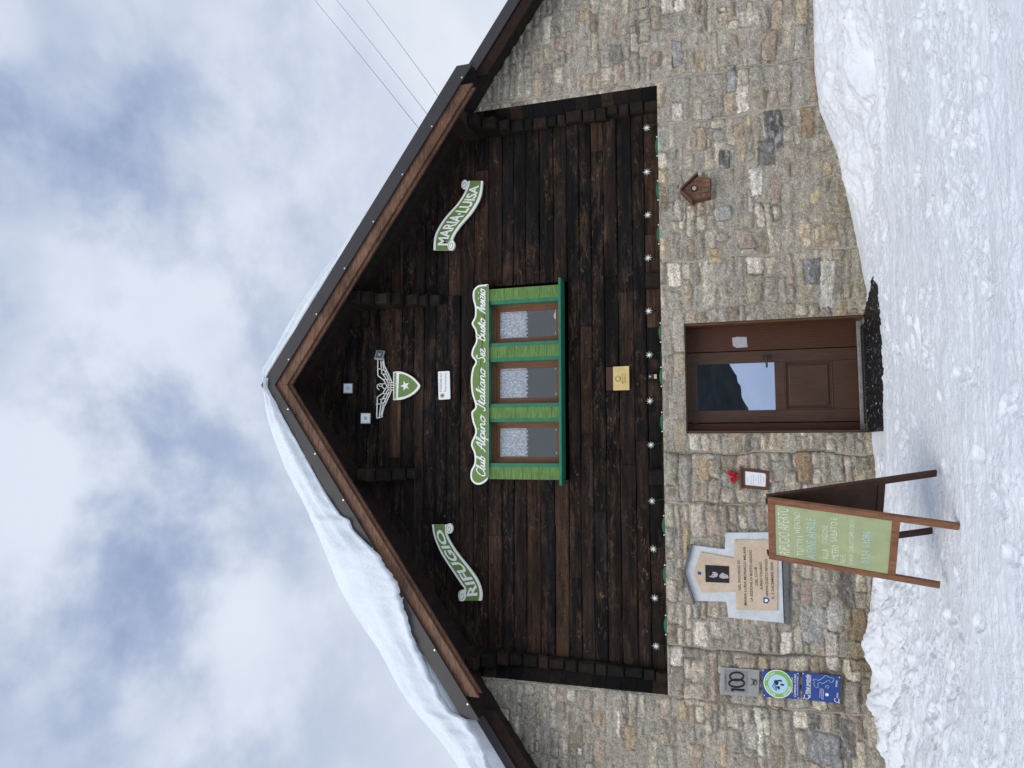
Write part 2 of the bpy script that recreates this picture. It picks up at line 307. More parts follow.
def inset(poly, d):
    n = len(poly); ar = sum(poly[i][0]*poly[(i+1) % n][1]-poly[(i+1) % n][0]*poly[i][1] for i in range(n)); sg = 1 if ar > 0 else -1; o = []
    for i in range(n):
        a, b, c = Vector(poly[i-1]), Vector(poly[i]), Vector(poly[(i+1) % n])
        e1 = (b-a).normalized() if (b-a).length > 1e-9 else Vector((1, 0)); e2 = (c-b).normalized() if (c-b).length > 1e-9 else e1
        n1_ = Vector((-e1.y, e1.x))*sg; n2_ = Vector((-e2.y, e2.x))*sg; nn = (n1_+n2_)
        if nn.length < .1: nn = n1_
        nn.normalize(); k = max(.5, nn.dot(n1_)); q = b+nn*(d/k); o.append((q.x, q.y))
    return o
def pxy(pts, Y): return [(at(x, y, Y).x, at(x, y, Y).z) for x, y in pts]
def zm(pts, ox, oy, s, Y): return pxy([(ox+a/s, oy+b/s) for a, b in pts], Y)

# numpy noise
_T = rng.random((64, 256, 256)).astype(np.float32)
def vn(x, y, seed=0):
    t = _T[seed % 64]; xi = np.floor(x).astype(int); yi = np.floor(y).astype(int); fx = x-xi; fy = y-yi
    fx = fx*fx*(3-2*fx); fy = fy*fy*(3-2*fy); x0 = xi % 256; x1 = (xi+1) % 256; y0 = yi % 256; y1 = (yi+1) % 256
    return (t[x0, y0]*(1-fx)+t[x1, y0]*fx)*(1-fy)+(t[x0, y1]*(1-fx)+t[x1, y1]*fx)*fy
def fbm(x, y, seed=0, o=4, g=.5):
    s = 0; a = 1; n = 0
    for k in range(o): s = s+a*vn(x*2**k+17.3*k, y*2**k+9.1*k, seed+k); n += a; a *= g
    return s/n
def sstep(a, b, x): t = np.clip((x-a)/(b-a), 0, 1); return t*t*(3-2*t)
def grid_obj(name, V, keep, material, parent=None, col=None, smooth=True):
    nx, ny = V.shape[:2]; idx = np.arange(nx*ny).reshape(nx, ny)
    q = np.stack([idx[:-1, :-1], idx[1:, :-1], idx[1:, 1:], idx[:-1, 1:]], -1)[keep] if keep is not None else np.stack([idx[:-1, :-1], idx[1:, :-1], idx[1:, 1:], idx[:-1, 1:]], -1).reshape(-1, 4)
    used = np.unique(q); rm = np.zeros(nx*ny, int); rm[used] = np.arange(len(used)); q = rm[q]; P = V.reshape(-1, 3)[used]
    me = bpy.data.meshes.new(name); me.vertices.add(len(P)); me.vertices.foreach_set('co', P.astype(np.float32).ravel())
    me.loops.add(q.size); me.loops.foreach_set('vertex_index', q.ravel().astype(np.int32)); me.polygons.add(len(q)); me.polygons.foreach_set('loop_start', np.arange(len(q))*4)
    me.update(calc_edges=True); me.validate()
    if col is not None:
        a = me.color_attributes.new('Col', 'FLOAT_COLOR', 'POINT'); cc = np.ones((len(P), 4), np.float32); cc[:, :3] = col.reshape(-1, 3)[used]; a.data.foreach_set('color', cc.ravel())
    return link_mesh(name, me, material, parent, smooth)

# ------------------------------------------------------------------ key dimensions (metres)
D = 9.6; YW = 9.8                       # stone face, timber face
X0, ZR, SL = .90, 8.18, .713            # ridge x, ridge height, roof slope
YC, YO = 8.90, 9.12                     # verge of the centre roof, verge of the outer roof
HC, HO = 4.25, 7.2                      # half widths
WX0, WX1, ZL = -3.04, 4.81, 2.648       # timber panel opening, ledge height
DX0, DX1, DZ0, DZ1 = .186, 1.592, .26, 2.36
def roofz(x): return ZR-np.where(np.asarray(x) > X0, .698, .728)*np.abs(np.asarray(x)-X0) if isinstance(x, np.ndarray) else ZR-(.698 if x > X0 else .728)*abs(x-X0)
HX0, HX1, YB = X0-6.7, X0+6.7, 19.5     # hut body

# ------------------------------------------------------------------ ground snow
edge_px = [(885, 768), (880, 730), (872, 700), (874, 670), (866, 640), (868, 600), (872, 560), (874, 500), (873, 440), (870, 431), (868, 300), (864, 283), (858, 250), (850, 215), (835, 150), (818, 110), (813, 70), (812, 0)]
ep = [at(x, y, D-.02) for x, y in edge_px]; ex = np.array([p.x for p in ep]); ez = np.array([p.z for p in ep])
o_ = np.argsort(ex); ex, ez = ex[o_], ez[o_]
def spacing(lo, hi, fine, far, g=1.12):
    c = list(np.arange(lo, hi+1e-6, fine)); s = fine; a = c[-1]
    while a < far: s *= g; a += s; c.append(a)
    s = fine; a = c[0]
    while a > -far: s *= g; a -= s; c.insert(0, a)
    return np.array(c)
gx = spacing(-4.2, 6.2, .013, 1500); gy = spacing(4.5, 9.72, .013, 1500)
GX, GY = np.meshgrid(gx, gy, indexing='ij')
wob = (fbm(GX*1.3, GY*.3, 40)-.5)*.05
E_ = np.interp(GX, ex, ez)-.01
path_z = .21+.05*sstep(4, 9, GY)
dist = np.clip(D-GY, 0, 50)
bankw = .55+.9*sstep(2.4, 5, GX)+1.0*sstep(.3, -2.2, GX)
k = np.exp(-(dist/bankw)**2)
Zg = path_z*(1-k)+E_*k
near = sstep(2.5, 4.5, GY)*sstep(-9, -5, GX)*sstep(12, 8, GX)
left = sstep(.4, -1.4, GX+.25*(9.6-GY)); right = sstep(2.0, 3.4, GX)*sstep(7.0, 8.6, GY)
# left: rough lumps of shovelled snow
warpx = GX+.12*(fbm(GX*2.5, GY*2.5, 1)-.5)*3; warpy = GY+.12*(fbm(GX*2.5, GY*2.5, 5)-.5)*3
l1 = fbm(warpx*1.9, warpy*1.9, 10, 5, .55)-.5; l2 = np.abs(fbm(warpx*3.2, warpy*3.2, 16, 4, .55)-.5)
lump = l1*.46+(.16-l2)*.27
bankl = -np.exp(-((dist-.75)/.8)**2)*left*.05*(.4+fbm(GX*.9, GY*.9, 30))
Zg += near*left*(lump*(.26+.85*np.exp(-((dist-.9)/1.0)**2))*sstep(0, .25, dist))+bankl*near
# right: smooth drifted bank with folds
l3 = np.abs(fbm(GX*.9+.5*fbm(GX*2, GY*2, 3), GY*2.2, 22, 4, .5)-.5)
Zg += near*right*((.12-l3)*.60+(fbm(GX*2.2, GY*3.2, 27, 4)-.5)*.16)*sstep(0, .45, dist)
Zg -= near*right*.02*np.exp(-((dist-.55)/.5)**2)
# trodden path: long parallel scrapes and crumbs
st = (fbm(GX*.7, GY*10, 33, 4, .6)-.5)*.022+(fbm(GX*5, GY*14, 36, 3)-.5)*.012+(fbm(GX*.9, GY*1.3, 38, 3)-.5)*.08
Zg += near*(1-.65*left)*(1-.6*right)*st*sstep(0, .4, dist)
Zg += near*(fbm(GX*15, GY*15, 44, 2)-.5)*.010
patch = sstep(.42, .62, fbm(GX*1.1, GY*1.7, 60, 3))
cr = np.maximum(0, fbm(GX*17, GY*19, 48, 2, .5)-.52)*.055*(.15+.9*patch+.35*left)+np.maximum(0, fbm(GX*34, GY*36, 51, 2, .5)-.50)*.022
# boot prints pressed into the path and old prints up the left bank
rp = np.random.default_rng(5); fp_dep = np.zeros_like(GX)
for _ in range(95):
    fx, fy, fa = rp.uniform(-2.6, 4.4), rp.uniform(4.6, 8.9), rp.normal(1.5, .6)
    sel = (np.abs(gx-fx) < .3); sy = (np.abs(gy-fy) < .3)
    ix = np.where(sel)[0]; iy = np.where(sy)[0]
    if len(ix) == 0 or len(iy) == 0: continue
    sl_ = np.ix_(ix, iy); dx_ = GX[sl_]-fx; dy_ = GY[sl_]-fy; u_ = dx_*math.cos(fa)+dy_*math.sin(fa); v_ = -dx_*math.sin(fa)+dy_*math.cos(fa)
    rr0 = np.hypot(u_/.15, v_/(.052+.012*np.sin(u_*12))); fp_dep[sl_] += -.020*sstep(1.05, .8, rr0)+.008*np.exp(-((rr0-1.15)/.18)**2)
Zg += near*fp_dep*sstep(.3, .7, dist)
Zg += near*cr*sstep(.05, .3, dist)
doorz = sstep(-.15, .05, GX)*sstep(1.95, 1.7, GX)*sstep(1.35, .55, dist)
Zg = Zg*(1-doorz)+doorz*(.235-.03*dist+.2*(Zg-path_z)*.3)
# wider terrain: rises gently away from the hut
rad = np.hypot(GX, GY-9)
Zg += sstep(12, 60, rad)*(fbm(GX*.03, GY*.03, 50, 3)-.5)*1.5
Zg += sstep(25, 62, rad)*np.clip(.8+(GX/np.maximum(rad, 1)-.05)*24+(fbm(GX*.16, GY*.16, 63, 4, .6)-.5)*2.6, .3, 4)*(GY < 0)
Zg = np.where((GY > 9.75) & (GX > HX0+.1) & (GX < HX1-.1) & (GY < YB-.1), .05, Zg)
g = grid_obj('snowy_ground', np.stack([GX, GY, Zg], -1), None, M['snow']); tag(g, kind='structure')
# far hills all round (seen in the glass of the door)
na, nr = 240, 26; A_, Rr_ = np.meshgrid(np.linspace(0, 2*np.pi, na), np.linspace(0, 1, nr), indexing='ij')
rr_ = 70+330*Rr_; hx = rr_*np.sin(A_); hy = rr_*np.cos(A_)
hz_ = .5+sstep(0, .55, Rr_)*(30+30*fbm(hx*.012+5, hy*.012+5, 52, 5))*(.75+.25*np.cos(A_*2))*np.where(np.cos(A_) > .5, .1, 1)
hz_ += sstep(0, .1, Rr_)*(fbm(hx*.06, hy*.06, 57, 4)-.5)*6
hz_[-1] = hz_[0]
h = grid_obj('hills', np.stack([hx, hy, hz_], -1), None, M['rock']); tag(h, kind='structure')

# ------------------------------------------------------------------ the hut
hut = thing('mountain_hut', 'stone and dark timber alpine refuge with a steep gabled roof standing in snow', 'mountain hut', (X0, 14.5, .2))

# --- stone front wall: irregular rubble laid out by recursive splitting between upright joints
gxs = .0125
xs = np.arange(HX0, HX1+1e-6, gxs); zs = np.arange(-.1, 6.2, gxs)
for e in (WX0, WX1, DX0, DX1): xs[np.argmin(abs(xs-e))] = e
for e in (ZL, DZ1): zs[np.argmin(abs(zs-e))] = e
SX, SZ = np.meshgrid(xs, zs, indexing='ij')
def J(px, py): p = at(px, py, D); return p.x
joints = [HX0-.3, J(760, 705), J(760, 652), J(700, 502), J(700, 453), DX1+.18, J(760, 254), J(740, 114), J(770, 63), HX1+.3]
RS = .006; rx0, rz0 = HX0-.3, -.3; nxr = int((HX1-HX0+.6)/RS); nzr = int(7/RS)
IDM = np.zeros((nxr, nzr), np.int32); DM = np.full((nxr, nzr), -.02, np.float32); stones = []
def stone(x0, x1, z0, z1):
    g_ = random.uniform(.004, .011); r = random.uniform(.015, .05); r = min(r, (z1-z0)*.4, (x1-x0)*.4)
    a0 = x0+g_*random.uniform(.5, 1.6); a1 = x1-g_*random.uniform(.5, 1.6); b0 = z0+g_; b1 = z1-g_
    if a1-a0 < .03 or b1-b0 < .02: return
    i0, i1 = max(0, int((x0-rx0)/RS)), min(nxr, int((x1-rx0)/RS)); j0, j1 = max(0, int((z0-rz0)/RS)), min(nzr, int((z1-rz0)/RS))
    if i1 <= i0 or j1 <= j0: return
    X = rx0+(np.arange(i0, i1)+.5)*RS; Z = rz0+(np.arange(j0, j1)+.5)*RS; XX, ZZ = np.meshgrid(X, Z, indexing='ij')
    tl = random.uniform(-.12, .12); tz = random.uniform(-.05, .05); cx, cz = (a0+a1)/2, (b0+b1)/2; hx_, hz2 = (a1-a0)/2, (b1-b0)/2
    xx = XX-cx+tl*(ZZ-cz); zz = ZZ-cz+tz*(XX-cx); taper = random.uniform(-.12, .12)
    zz = zz*(1+taper*xx/max(hx_, .01))
    qx = np.abs(xx)-hx_+r; qz = np.abs(zz)-hz2+r
    d = -(np.hypot(np.maximum(qx, 0), np.maximum(qz, 0))+np.minimum(np.maximum(qx, qz), 0)-r)
    stones.append((cx, cz)); IDM[i0:i1, j0:j1] = len(stones); DM[i0:i1, j0:j1] = d
def split(x0, x1, z0, z1, wm, hm):
    W, H = x1-x0, z1-z0
    if H > hm*random.uniform(.85, 1.6) and H > .12:
        t = random.uniform(.36, .64); 
        split(x0, x1, z0, z0+H*t, wm, hm); split(x0, x1, z0+H*t, z1, wm, hm)
    elif W > wm*random.uniform(.7, 1.7) and W > H*.9:
        t = random.uniform(.3, .7); split(x0, x0+W*t, z0, z1, wm, hm); split(x0+W*t, x1, z0, z1, wm, hm)
    elif W > .3 and random.random() < .10 and H > .13:
        split(x0, x1, z0, z0+H*.5, wm, hm*.5); split(x0, x1, z0+H*.5, z1, wm, hm*.5)
    else: stone(x0, x1, z0, z1)
for a, b in zip(joints[:-1], joints[1:]):
    z = -.3
    while z < 6.6:
        hh = random.choice([.13, .17, .21, .26, .32, .36]); pier = (b-a) < .9
        if pier: hh = random.choice([.1, .13, .16, .19, .22]); split(a, b, z, z+hh, .42, .25)
        else:
            split(a, b, z, z+hh, random.uniform(.27, .44), .185)
        z += hh
MARKS = [((774, 128), 34, 15, (.10, .10, .105)), ((767, 152), 20, 13, (.15, .15, .155)), ((724, 160), 19, 10, (.11, .11, .11)), ((757, 180), 26, 11, (.62, .60, .56)), ((812, 272), 22, 15, (.14, .15, .16)), ((803, 468), 26, 12, (.34, .23, .12)), ((700, 62), 20, 11, (.40, .31, .20)), ((771, 45), 27, 12, (.40, .31, .22)), ((807, 120), 30, 11, (.34, .24, .14)),
         ((632, 739), 20, 10, (.44, .34, .20)), ((704, 470), 18, 10, (.46, .34, .18)), ((716, 256), 14, 11, (.50, .38, .20)), ((678, 112), 18, 11, (.58, .54, .47)), ((825, 748), 24, 26, (.26, .28, .30)), ((813, 722), 12, 9, (.14, .14, .14)), ((849, 738), 30, 12, (.15, .145, .14)), ((845, 590), 32, 14, (.15, .145, .135)), ((813, 625), 32, 20, (.36, .365, .36)), ((832, 650), 32, 12, (.52, .49, .43)),
         ((834, 616), 26, 12, (.46, .46, .44)), ((752, 17), 14, 16, (.54, .51, .46)), ((829, 285), 42, 12, (.56, .55, .52)), ((829, 236), 22, 14, (.44, .36, .25)), ((699, 670), 18, 11, (.48, .42, .32)), ((695, 694), 20, 16, (.46, .40, .31)), ((744, 668), 18, 16, (.48, .40, .28)), ((776, 500), 26, 12, (.34, .33, .31)), ((791, 530), 34, 12, (.50, .48, .44)), ((709, 110), 16, 10, (.40, .37, .32)), ((739, 130), 14, 9, (.42, .33, .22)), ((701, 138), 22, 9, (.43, .34, .22)), ((800, 160), 26, 14, (.36, .31, .25)), ((677, 210), 20, 9, (.42, .40, .36)), ((723, 214), 14, 16, (.34, .36, .37)), ((745, 238), 18, 14, (.42, .34, .26)), ((711, 240), 18, 9, (.46, .43, .33)), ((731, 78), 26, 9, (.33, .34, .35)), ((675, 55), 24, 9, (.33, .345, .36)), ((751, 735), 22, 10, (.50, .47, .42)), ((860, 655), 26, 14, (.38, .31, .20)), ((858, 625), 26, 12, (.36, .27, .16))]
mark_col = {}
for (px, py), w_px, h_px, c in MARKS:
    p = at(px, py, D); hw, hh2 = w_px*.0137/2*1.05, h_px*.0135/2*1.1
    n0 = len(stones); stone(p.x-hw-.006, p.x+hw+.006, p.z-hh2-.004, p.z+hh2+.004)
    if len(stones) > n0: mark_col[len(stones)] = c
stones = np.array(stones)
wx = SX+(fbm(SX*2.2, SZ*2.2, 2)-.5)*.10+(fbm(SX*9, SZ*9, 6, 3)-.5)*.035
wz = SZ+(fbm(SX*1.6, SZ*3, 9)-.5)*.09+(fbm(SX*11, SZ*14, 12, 3)-.5)*.030
# upright joints stay crisp: damp the warp there
ii = np.clip(((wx-rx0)/RS).astype(int), 0, nxr-1); jj = np.clip(((wz-rz0)/RS).astype(int), 0, nzr-1)
ID = IDM[ii, jj]; DD = DM[ii, jj].astype(float)
ns = len(stones)+1
pal = [((.30, .282, .245), 24), ((.265, .255, .23), 20), ((.36, .34, .30), 15), ((.42, .395, .345), 9), ((.345, .305, .245), 7), ((.285, .28, .265), 10), ((.235, .205, .17), 8), ((.17, .165, .155), 1), ((.36, .305, .225), 2), ((.50, .48, .44), 4), ((.32, .275, .24), 6)]
pc = np.array([p[0] for p in pal])*np.array((1.34, 1.27, 1.16)); pw = np.array([p[1] for p in pal], float); pw /= pw.sum()
ch = rng.choice(len(pal), ns, p=pw); grey_ = None; SC = pc[ch]*(1+(rng.random((ns, 1))-.5)*.22)*(1+(rng.random((ns, 3))-.5)*.05)
cover = np.where(rng.random(ns) < .22, rng.uniform(.0, .06, ns), rng.uniform(-.004, .012, ns))
# the right-hand, upper and far-left masonry is smeared with mortar, as in the photograph
sx_ = np.append(0, stones[:, 0]); sz_ = np.append(0, stones[:, 1])
smear = ((sx_ > 3.0) | (sx_ < -3.3) | (sz_ > 2.5)) & (rng.random(ns) < .5) | ((sx_ > 1.8) & (rng.random(ns) < .30))
cover = np.where(smear, rng.uniform(.005, .045, ns), cover)
for k_, c in mark_col.items(): c_ = np.array(c); SC[k_] = (c_.mean()*.35+c_*.65)*np.array((1.06, 1.01, .95)) if c_.mean() > .2 else c_*np.array((1.3, 1.2, 1.1)); cover[k_] = 0
pro = rng.uniform(.003, .020, ns); tx = rng.uniform(-.05, .05, ns); tzz = rng.uniform(-.08, .08, ns)
cv = cover[ID]; edge_n = (fbm(SX*24, SZ*24, 20, 3)-.5)*.022+(fbm(SX*6, SZ*6, 24, 3)-.5)*.035*(cv > .012)
dd = DD-np.clip(cv, 0, 1)*(.25+fbm(SX*7, SZ*7, 28, 3))+edge_n
msk = sstep(-.002, .008, dd)*(ID > 0)
mort = np.array((.375, .345, .288))*(1+(fbm(SX*3, SZ*3, 31, 4)-.5)[..., None]*.45)
mort = mort*(1-.35*sstep(.012, -.004, DD)*sstep(-.03, 0, DD)*(cv < .012))[..., None]  # mortar darker beside the stones: dirt plus the shade between them, put into colour
grain = (1+(fbm(SX*6, SZ*26, 34, 4)-.5)*.75)*(1+(fbm(SX*24+SZ*9, SZ*40, 39, 3)-.5)*.55)
dk = (SC[ID].mean(-1) < .2)*sstep(.50, .62, fbm(SX*15, SZ*32, 62, 4, .6)); colr = mort*(1-msk)[..., None]+(SC[ID]*(1-dk[..., None])+dk[..., None]*.30)*grain[..., None]*msk[..., None]
# patchy tone, darker and yellower towards the foot of the wall
low_tone = sstep(.9, .25, SZ)*fbm(SX*2, SZ*2, 41, 3)
colr = colr*(1+(fbm(SX*30, SZ*34, 55, 3)-.5)*.55)[..., None]*(1-.35*low_tone)[..., None]*np.where(low_tone[..., None] > 0, 1-low_tone[..., None]*np.array((.0, .03, .18)), 1)
loc = sx_[ID], sz_[ID]
prot = msk*(pro[ID]+.006+(SX-loc[0])*tx[ID]+(SZ-loc[1])*tzz[ID])*sstep(0, .035, dd)**.6
crack = sstep(.008, .0, np.abs(dd+.004))*(cv < .012)*.014*sstep(.35, .6, fbm(SX*4, SZ*4, 58, 3))
colr = colr*(1-22*np.clip(crack, 0, .014))[..., None]  # cracks darkened in colour too, adding to the shade in the joints
y = D-.002-prot+crack-(fbm(SX*2.5, SZ*2.5, 43, 3)-.5)*.03-(fbm(SX*20, SZ*20, 46, 3)-.5)*.014-(fbm(SX*37, SZ*37, 61, 2)-.5)*.009-msk*(fbm(SX*9, SZ*24, 49, 3)-.5)*.012
# rebuilt piers stand a little proud, joints between them are open cracks
for a in joints[1:-1]:
    if abs(a-DX1-.18) < .01: continue
    jl = a+(fbm(SZ*2+a, SZ*0+a, 3, 3)-.5)*.10
    cj = np.exp(-((wx-a)/.012)**2); y += .022*cj; colr *= (1-.45*cj)[..., None]
y -= .02*((wx > joints[2-1]) & (wx < joints[2]))+.02*((wx > joints[3]) & (wx < joints[4]))
# plastered, smoother surround of the door head
hd = sstep(ZL+.02, ZL-.05, SZ)*sstep(DZ1-.05, DZ1+.02, SZ)*sstep(DX0-.3, DX0-.2, SX)*sstep(DX1+.22, DX1+.15, SX)
y = y*(1-.6*hd)+(D-.012)*.6*hd; colr = colr*(1-.45*hd[..., None])+mort*.45*hd[..., None]
# flatten towards the openings so the arrises are clean
ed = np.minimum.reduce([np.hypot(np.maximum(0, np.maximum(WX0-SX, SX-WX1)), np.maximum(0, ZL-SZ)), np.hypot(np.maximum(0, np.maximum(DX0-SX, SX-DX1)), np.maximum(0, SZ-DZ1))])
fl = sstep(0, .03, ed); y = y*fl+(D-.004)*(1-fl)
cxm = (SX[:-1, :-1]+SX[1:, 1:])/2; czm = (SZ[:-1, :-1]+SZ[1:, 1:])/2
keep = ~((cxm > WX0) & (cxm < WX1) & (czm > ZL)) & ~((cxm > DX0) & (cxm < DX1) & (czm < DZ1) & (czm > .0)) & (czm < roofz(cxm)-.08)
fw = grid_obj('front_wall', np.stack([SX, y, SZ], -1)[:, ::1], keep, M['stone'], hut, colr)
# make the sheet a wall: backing, reveals and ledge
mb = MB(); e_ = .006
def strip(x0, x1, z0, z1): mb.box(x0, x1, D+e_, YW+.3, z0, z1)
strip(HX0, WX0-.004, -.1, 3.35); strip(WX1+.004, HX1, -.1, 3.35)
mb.prism([(WX0-.004, 3.35), (HX0, 3.35), (HX0, roofz(HX0)-.12), (WX0-.004, roofz(WX0)-.12)], D+e_, YW+.3)
mb.prism([(WX1+.004, 3.35), (HX1, 3.35), (HX1, roofz(HX1)-.12), (WX1+.004, roofz(WX1)-.12)], D+e_, YW+.3)
strip(WX0-.004, DX0-.002, -.1, ZL-.003); strip(DX1+.002, WX1+.004, -.1, ZL-.003); strip(DX0-.002, DX1+.002, DZ1+.002, ZL-.003)
mb.build('wall_core', M['mortar'], hut)
mb = MB(); mb.box(HX0, HX0+.4, YW+.3, YB, -.1, roofz(HX0)-.1); mb.build('side_wall', M['masonry'], hut); mb = MB(); mb.box(HX1-.4, HX1, YW+.3, YB, -.1, roofz(HX1)-.1)
mb.build('side_wall', M['masonry'], hut)
mb = MB(); mb.prism([(HX0, -.1), (HX1, -.1), (HX1, roofz(HX1)-.2), (X0, ZR-.2), (HX0, roofz(HX0)-.2)], YB-.4, YB)
mb.build('rear_wall', M['masonry'], hut)

# --- timber gable wall: hewn courses
WINX0, WINX1 = at(520, 480, YW).x, at(520, 284, YW).x
SILL = at(562, 380, 9.72).z; HEAD = at(488, 380, 9.7).z
def tcol():
    r = random.random()
    if r < .5: b = (.0040, .0038, .0042)
    elif r < .85: b = (.012, .0083, .0066)
    else: b = (.032, .0175, .0110)
    k_ = random.uniform(.75, 1.3); return tuple(v_*k_ for v_ in b)
mb = MB(); z = 2.50
def plank(x0, x1, z0, z1, y0, c):
    # body with chamfered arrises, tiny sag and individual depth, colour drifting along its length
    n = max(2, int((x1-x0)/.05)); V_ = []; base = len(mb.v)
    prof = [(YW+.12, z0), (y0+.012, z0), (y0, z0+.012), (y0-.002, (z0+z1)/2), (y0, z1-.012), (y0+.012, z1), (YW+.12, z1)]
    zo = random.uniform(0, 90)
    for i in range(n+1):
        x = x0+(x1-x0)*i/n; wv = (float(vn(np.array(x*2.1+zo), np.array(z0*9), 7))-.5)*.010
        for kk, (yy, zz) in enumerate(prof):
            e = (float(vn(np.array(x*5+zo), np.array(kk*3.3+z0*7), 9))-.5)
            mb.v.append((x, yy+(e*.010 if 0 < kk < 6 else 0), zz+(wv if 0 < kk < 6 else 0)))
            s1 = float(vn(np.array(x*1.1+zo), np.array(zz*9+z0*31), 13)); s2 = float(vn(np.array(x*7+zo), np.array(zz*23+zo), 15)); s3 = float(vn(np.array(x*15+zo), np.array(zz*30+zo), 19))
            cc = [q*(.55+.9*s1) for q in c]
            t_ = max(0, s1-.70)*max(0, s2-.5)*3; cc = [q*(1-min(t_, 1))+w_*min(t_, 1) for q, w_ in zip(cc, (.13, .072, .042))]
            t_ = 0; cc = [q*(1-min(t_, 1))+w_*min(t_, 1) for q, w_ in zip(cc, (.30, .20, .13))]
            mb.c.append(tuple(cc))
    m_ = len(prof)
    for i in range(n):
        for kk in range(m_-1): a = base+i*m_+kk; mb.f.append((a, a+m_, a+m_+1, a+1))
    mb.f.append(tuple(base+kk for kk in range(m_))); mb.f.append(tuple(base+n*m_+kk for kk in range(m_-1, -1, -1)))
while z < 8.0:
    h_ = random.uniform(.155, .225); z1 = z+h_-.006
    half = min((ZR-.12-(z+h_*.3))/SL, 4.2); xa, xb = max(X0-half, WX0-.05), min(X0+half, WX1+.05)
    segs = [(xa, xb)]
    lo_cut, hi_cut = SILL-.05, HEAD+.02
    if z1 > lo_cut and z < hi_cut:
        segs = [(xa, WINX0+.01), (WINX1-.01, xb)]
        if z < lo_cut-.02: plank(WINX0+.012, WINX1-.012, z, lo_cut, YW, tcol())
        if z1 > hi_cut+.02: plank(WINX0+.012, WINX1-.012, hi_cut, z1, YW, tcol())
    if half < .1: break
    for a, b in segs:
        if z1 > SILL-.06 and z < SILL-.06 and len(segs) == 2: pass
        x = a
        while x < b-.02:
            L_ = random.uniform(1.1, 3.6); x2 = min(b, x+L_)
            if b-x2 < .5: x2 = b
            plank(x, x2-.003, z, z1, YW+random.uniform(-.012, .010), tcol()); x = x2
    z += h_
timber = mb.build('timber_wall', M['timber'], hut, color=True)
mb = MB(); mb.prism([(WX0-.05, 2.5), (WINX0, 2.5), (WINX0, 6.0), (WX0-.05, roofz(WX0)-.15)], YW+.125, YW+.25)
mb.prism([(WINX1, 2.5), (WX1+.05, 2.5), (WX1+.05, roofz(WX1)-.15), (WINX1, 6.0)], YW+.125, YW+.25)
mb.box(WINX0, WINX1, YW+.125, YW+.25, 2.5, SILL-.05); mb.prism([(WINX0, HEAD+.1), (WINX1, HEAD+.1), (WINX1, 6.0), (WX1, roofz(WX1)-.15), (X0, ZR-.2), (WX0, roofz(WX0)-.15), (WINX0, 6.0)], YW+.125, YW+.25)
mb.build('timber_backing', M['dark'], hut)
# splayed side linings between stone and timber
for sgn, xe in ((1, WX1), (-1, WX0)):
    mb = MB(); z = ZL-.0
    while z < roofz(xe)-.2:
        h_ = random.uniform(.16, .22); c = tuple(v_*.9 for v_ in tcol()); xi = xe-sgn*.20; z1 = min(z+h_-.005, roofz(xe)-.2)
        mb.hexa([(xe, D-.004, z), (xe, YW+.05, z), (xi, YW+.05, z), (xi, YW-.03, z), (xe, D-.004, z1), (xe, YW+.05, z1), (xi, YW+.05, z1), (xi, YW-.03, z1)], c); z += h_
    mb.build('side_lining', M['log'], hut, color=True)
# stacked log ends
def log_block(mbx, x, wd, y0, y1, z0, z1):
    c = random.choice([(.013, .010, .008), (.018, .012, .009), (.009, .0075, .007), (.026, .017, .012), (.011, .0085, .007)]); k_ = random.uniform(.7, 1.25); c = tuple(v_*k_ for v_ in c)
    j = lambda: random.uniform(-.014, .014); ch_ = .016
    P = []
    for yy, s in ((y0, 1), (y0+.03, 0), (y1, 0)):
        i_ = ch_*s
        P += [(x-wd/2+i_+j(), yy, z0+i_+j()*.3), (x+wd/2-i_+j(), yy, z0+i_+j()*.3), (x+wd/2-i_+j(), yy, z1-i_), (x-wd/2+i_+j(), yy, z1-i_)]
    mbx.add(P, [(0, 1, 2, 3), (11, 10, 9, 8)]+[(a+kk, a+4+kk, a+4+(kk+1) % 4, a+(kk+1) % 4) for a in (0, 4) for kk in range(4)], c)
def stack(x0b, x1t, z0, z1, prot_fn, wd=.15, name='log_end'):
    z = z0
    while z < z1-.05:
        h_ = random.uniform(.13, .24); h_ = min(h_, z1-z); t_ = (z-z0)/(z1-z0); mbx = MB(); wob_ = random.uniform(-.018, .018)
        log_block(mbx, x0b+(x1t-x0b)*t_+wob_*.6, wd*random.uniform(.88, 1.12), YW-prot_fn(t_)-random.uniform(-.015, .025), YW+.05, z, z+h_-.006)
        mbx.build(name, M['log'], hut, color=True); z += h_
stack(4.60, 4.56, ZL-.02, 5.22, lambda t: .10+.62*max(0, (t-.72)/.28)**1.5)
stack(-2.86, -2.78, ZL-.02, 5.22, lambda t: .10+.62*max(0, (t-.72)/.28)**1.5)
stack(2.15, 2.15, 5.80, 7.02, lambda t: .10+.62*t**1.3, .17)
stack(-.37, -.37, 6.15, 7.04, lambda t: .10+.62*t**1.3, .17)
for px, py in ((651, 281), (654, 477)):
    p = at(px, py, YW-.05); mbx = MB(); log_block(mbx, p.x, .20, YW-.12, YW+.05, ZL-.05, ZL+.21); mbx.build('beam_end', M['log'], hut, color=True)
for px, Z_ in ((2.15, 7.02), (-.37, 7.04), (4.56, 5.22), (-2.78, 5.22)):
    mb = MB(); zt = roofz(px)-.20; sg = 1 if px > X0 else -1
    mb.hexa([(px-.085, 9.02, Z_), (px+.085, 9.02, Z_), (px+.085, YW+.05, Z_), (px-.085, YW+.05, Z_), (px-.085, 9.0, zt+SL*.085*sg-.0), (px+.085, 9.0, zt-SL*.085*sg), (px+.085, YW+.05, zt-SL*.085*sg), (px-.085, YW+.05, zt+SL*.085*sg)], (.030, .020, .014))
    mb.build('purlin', M['log'], hut, color=True)
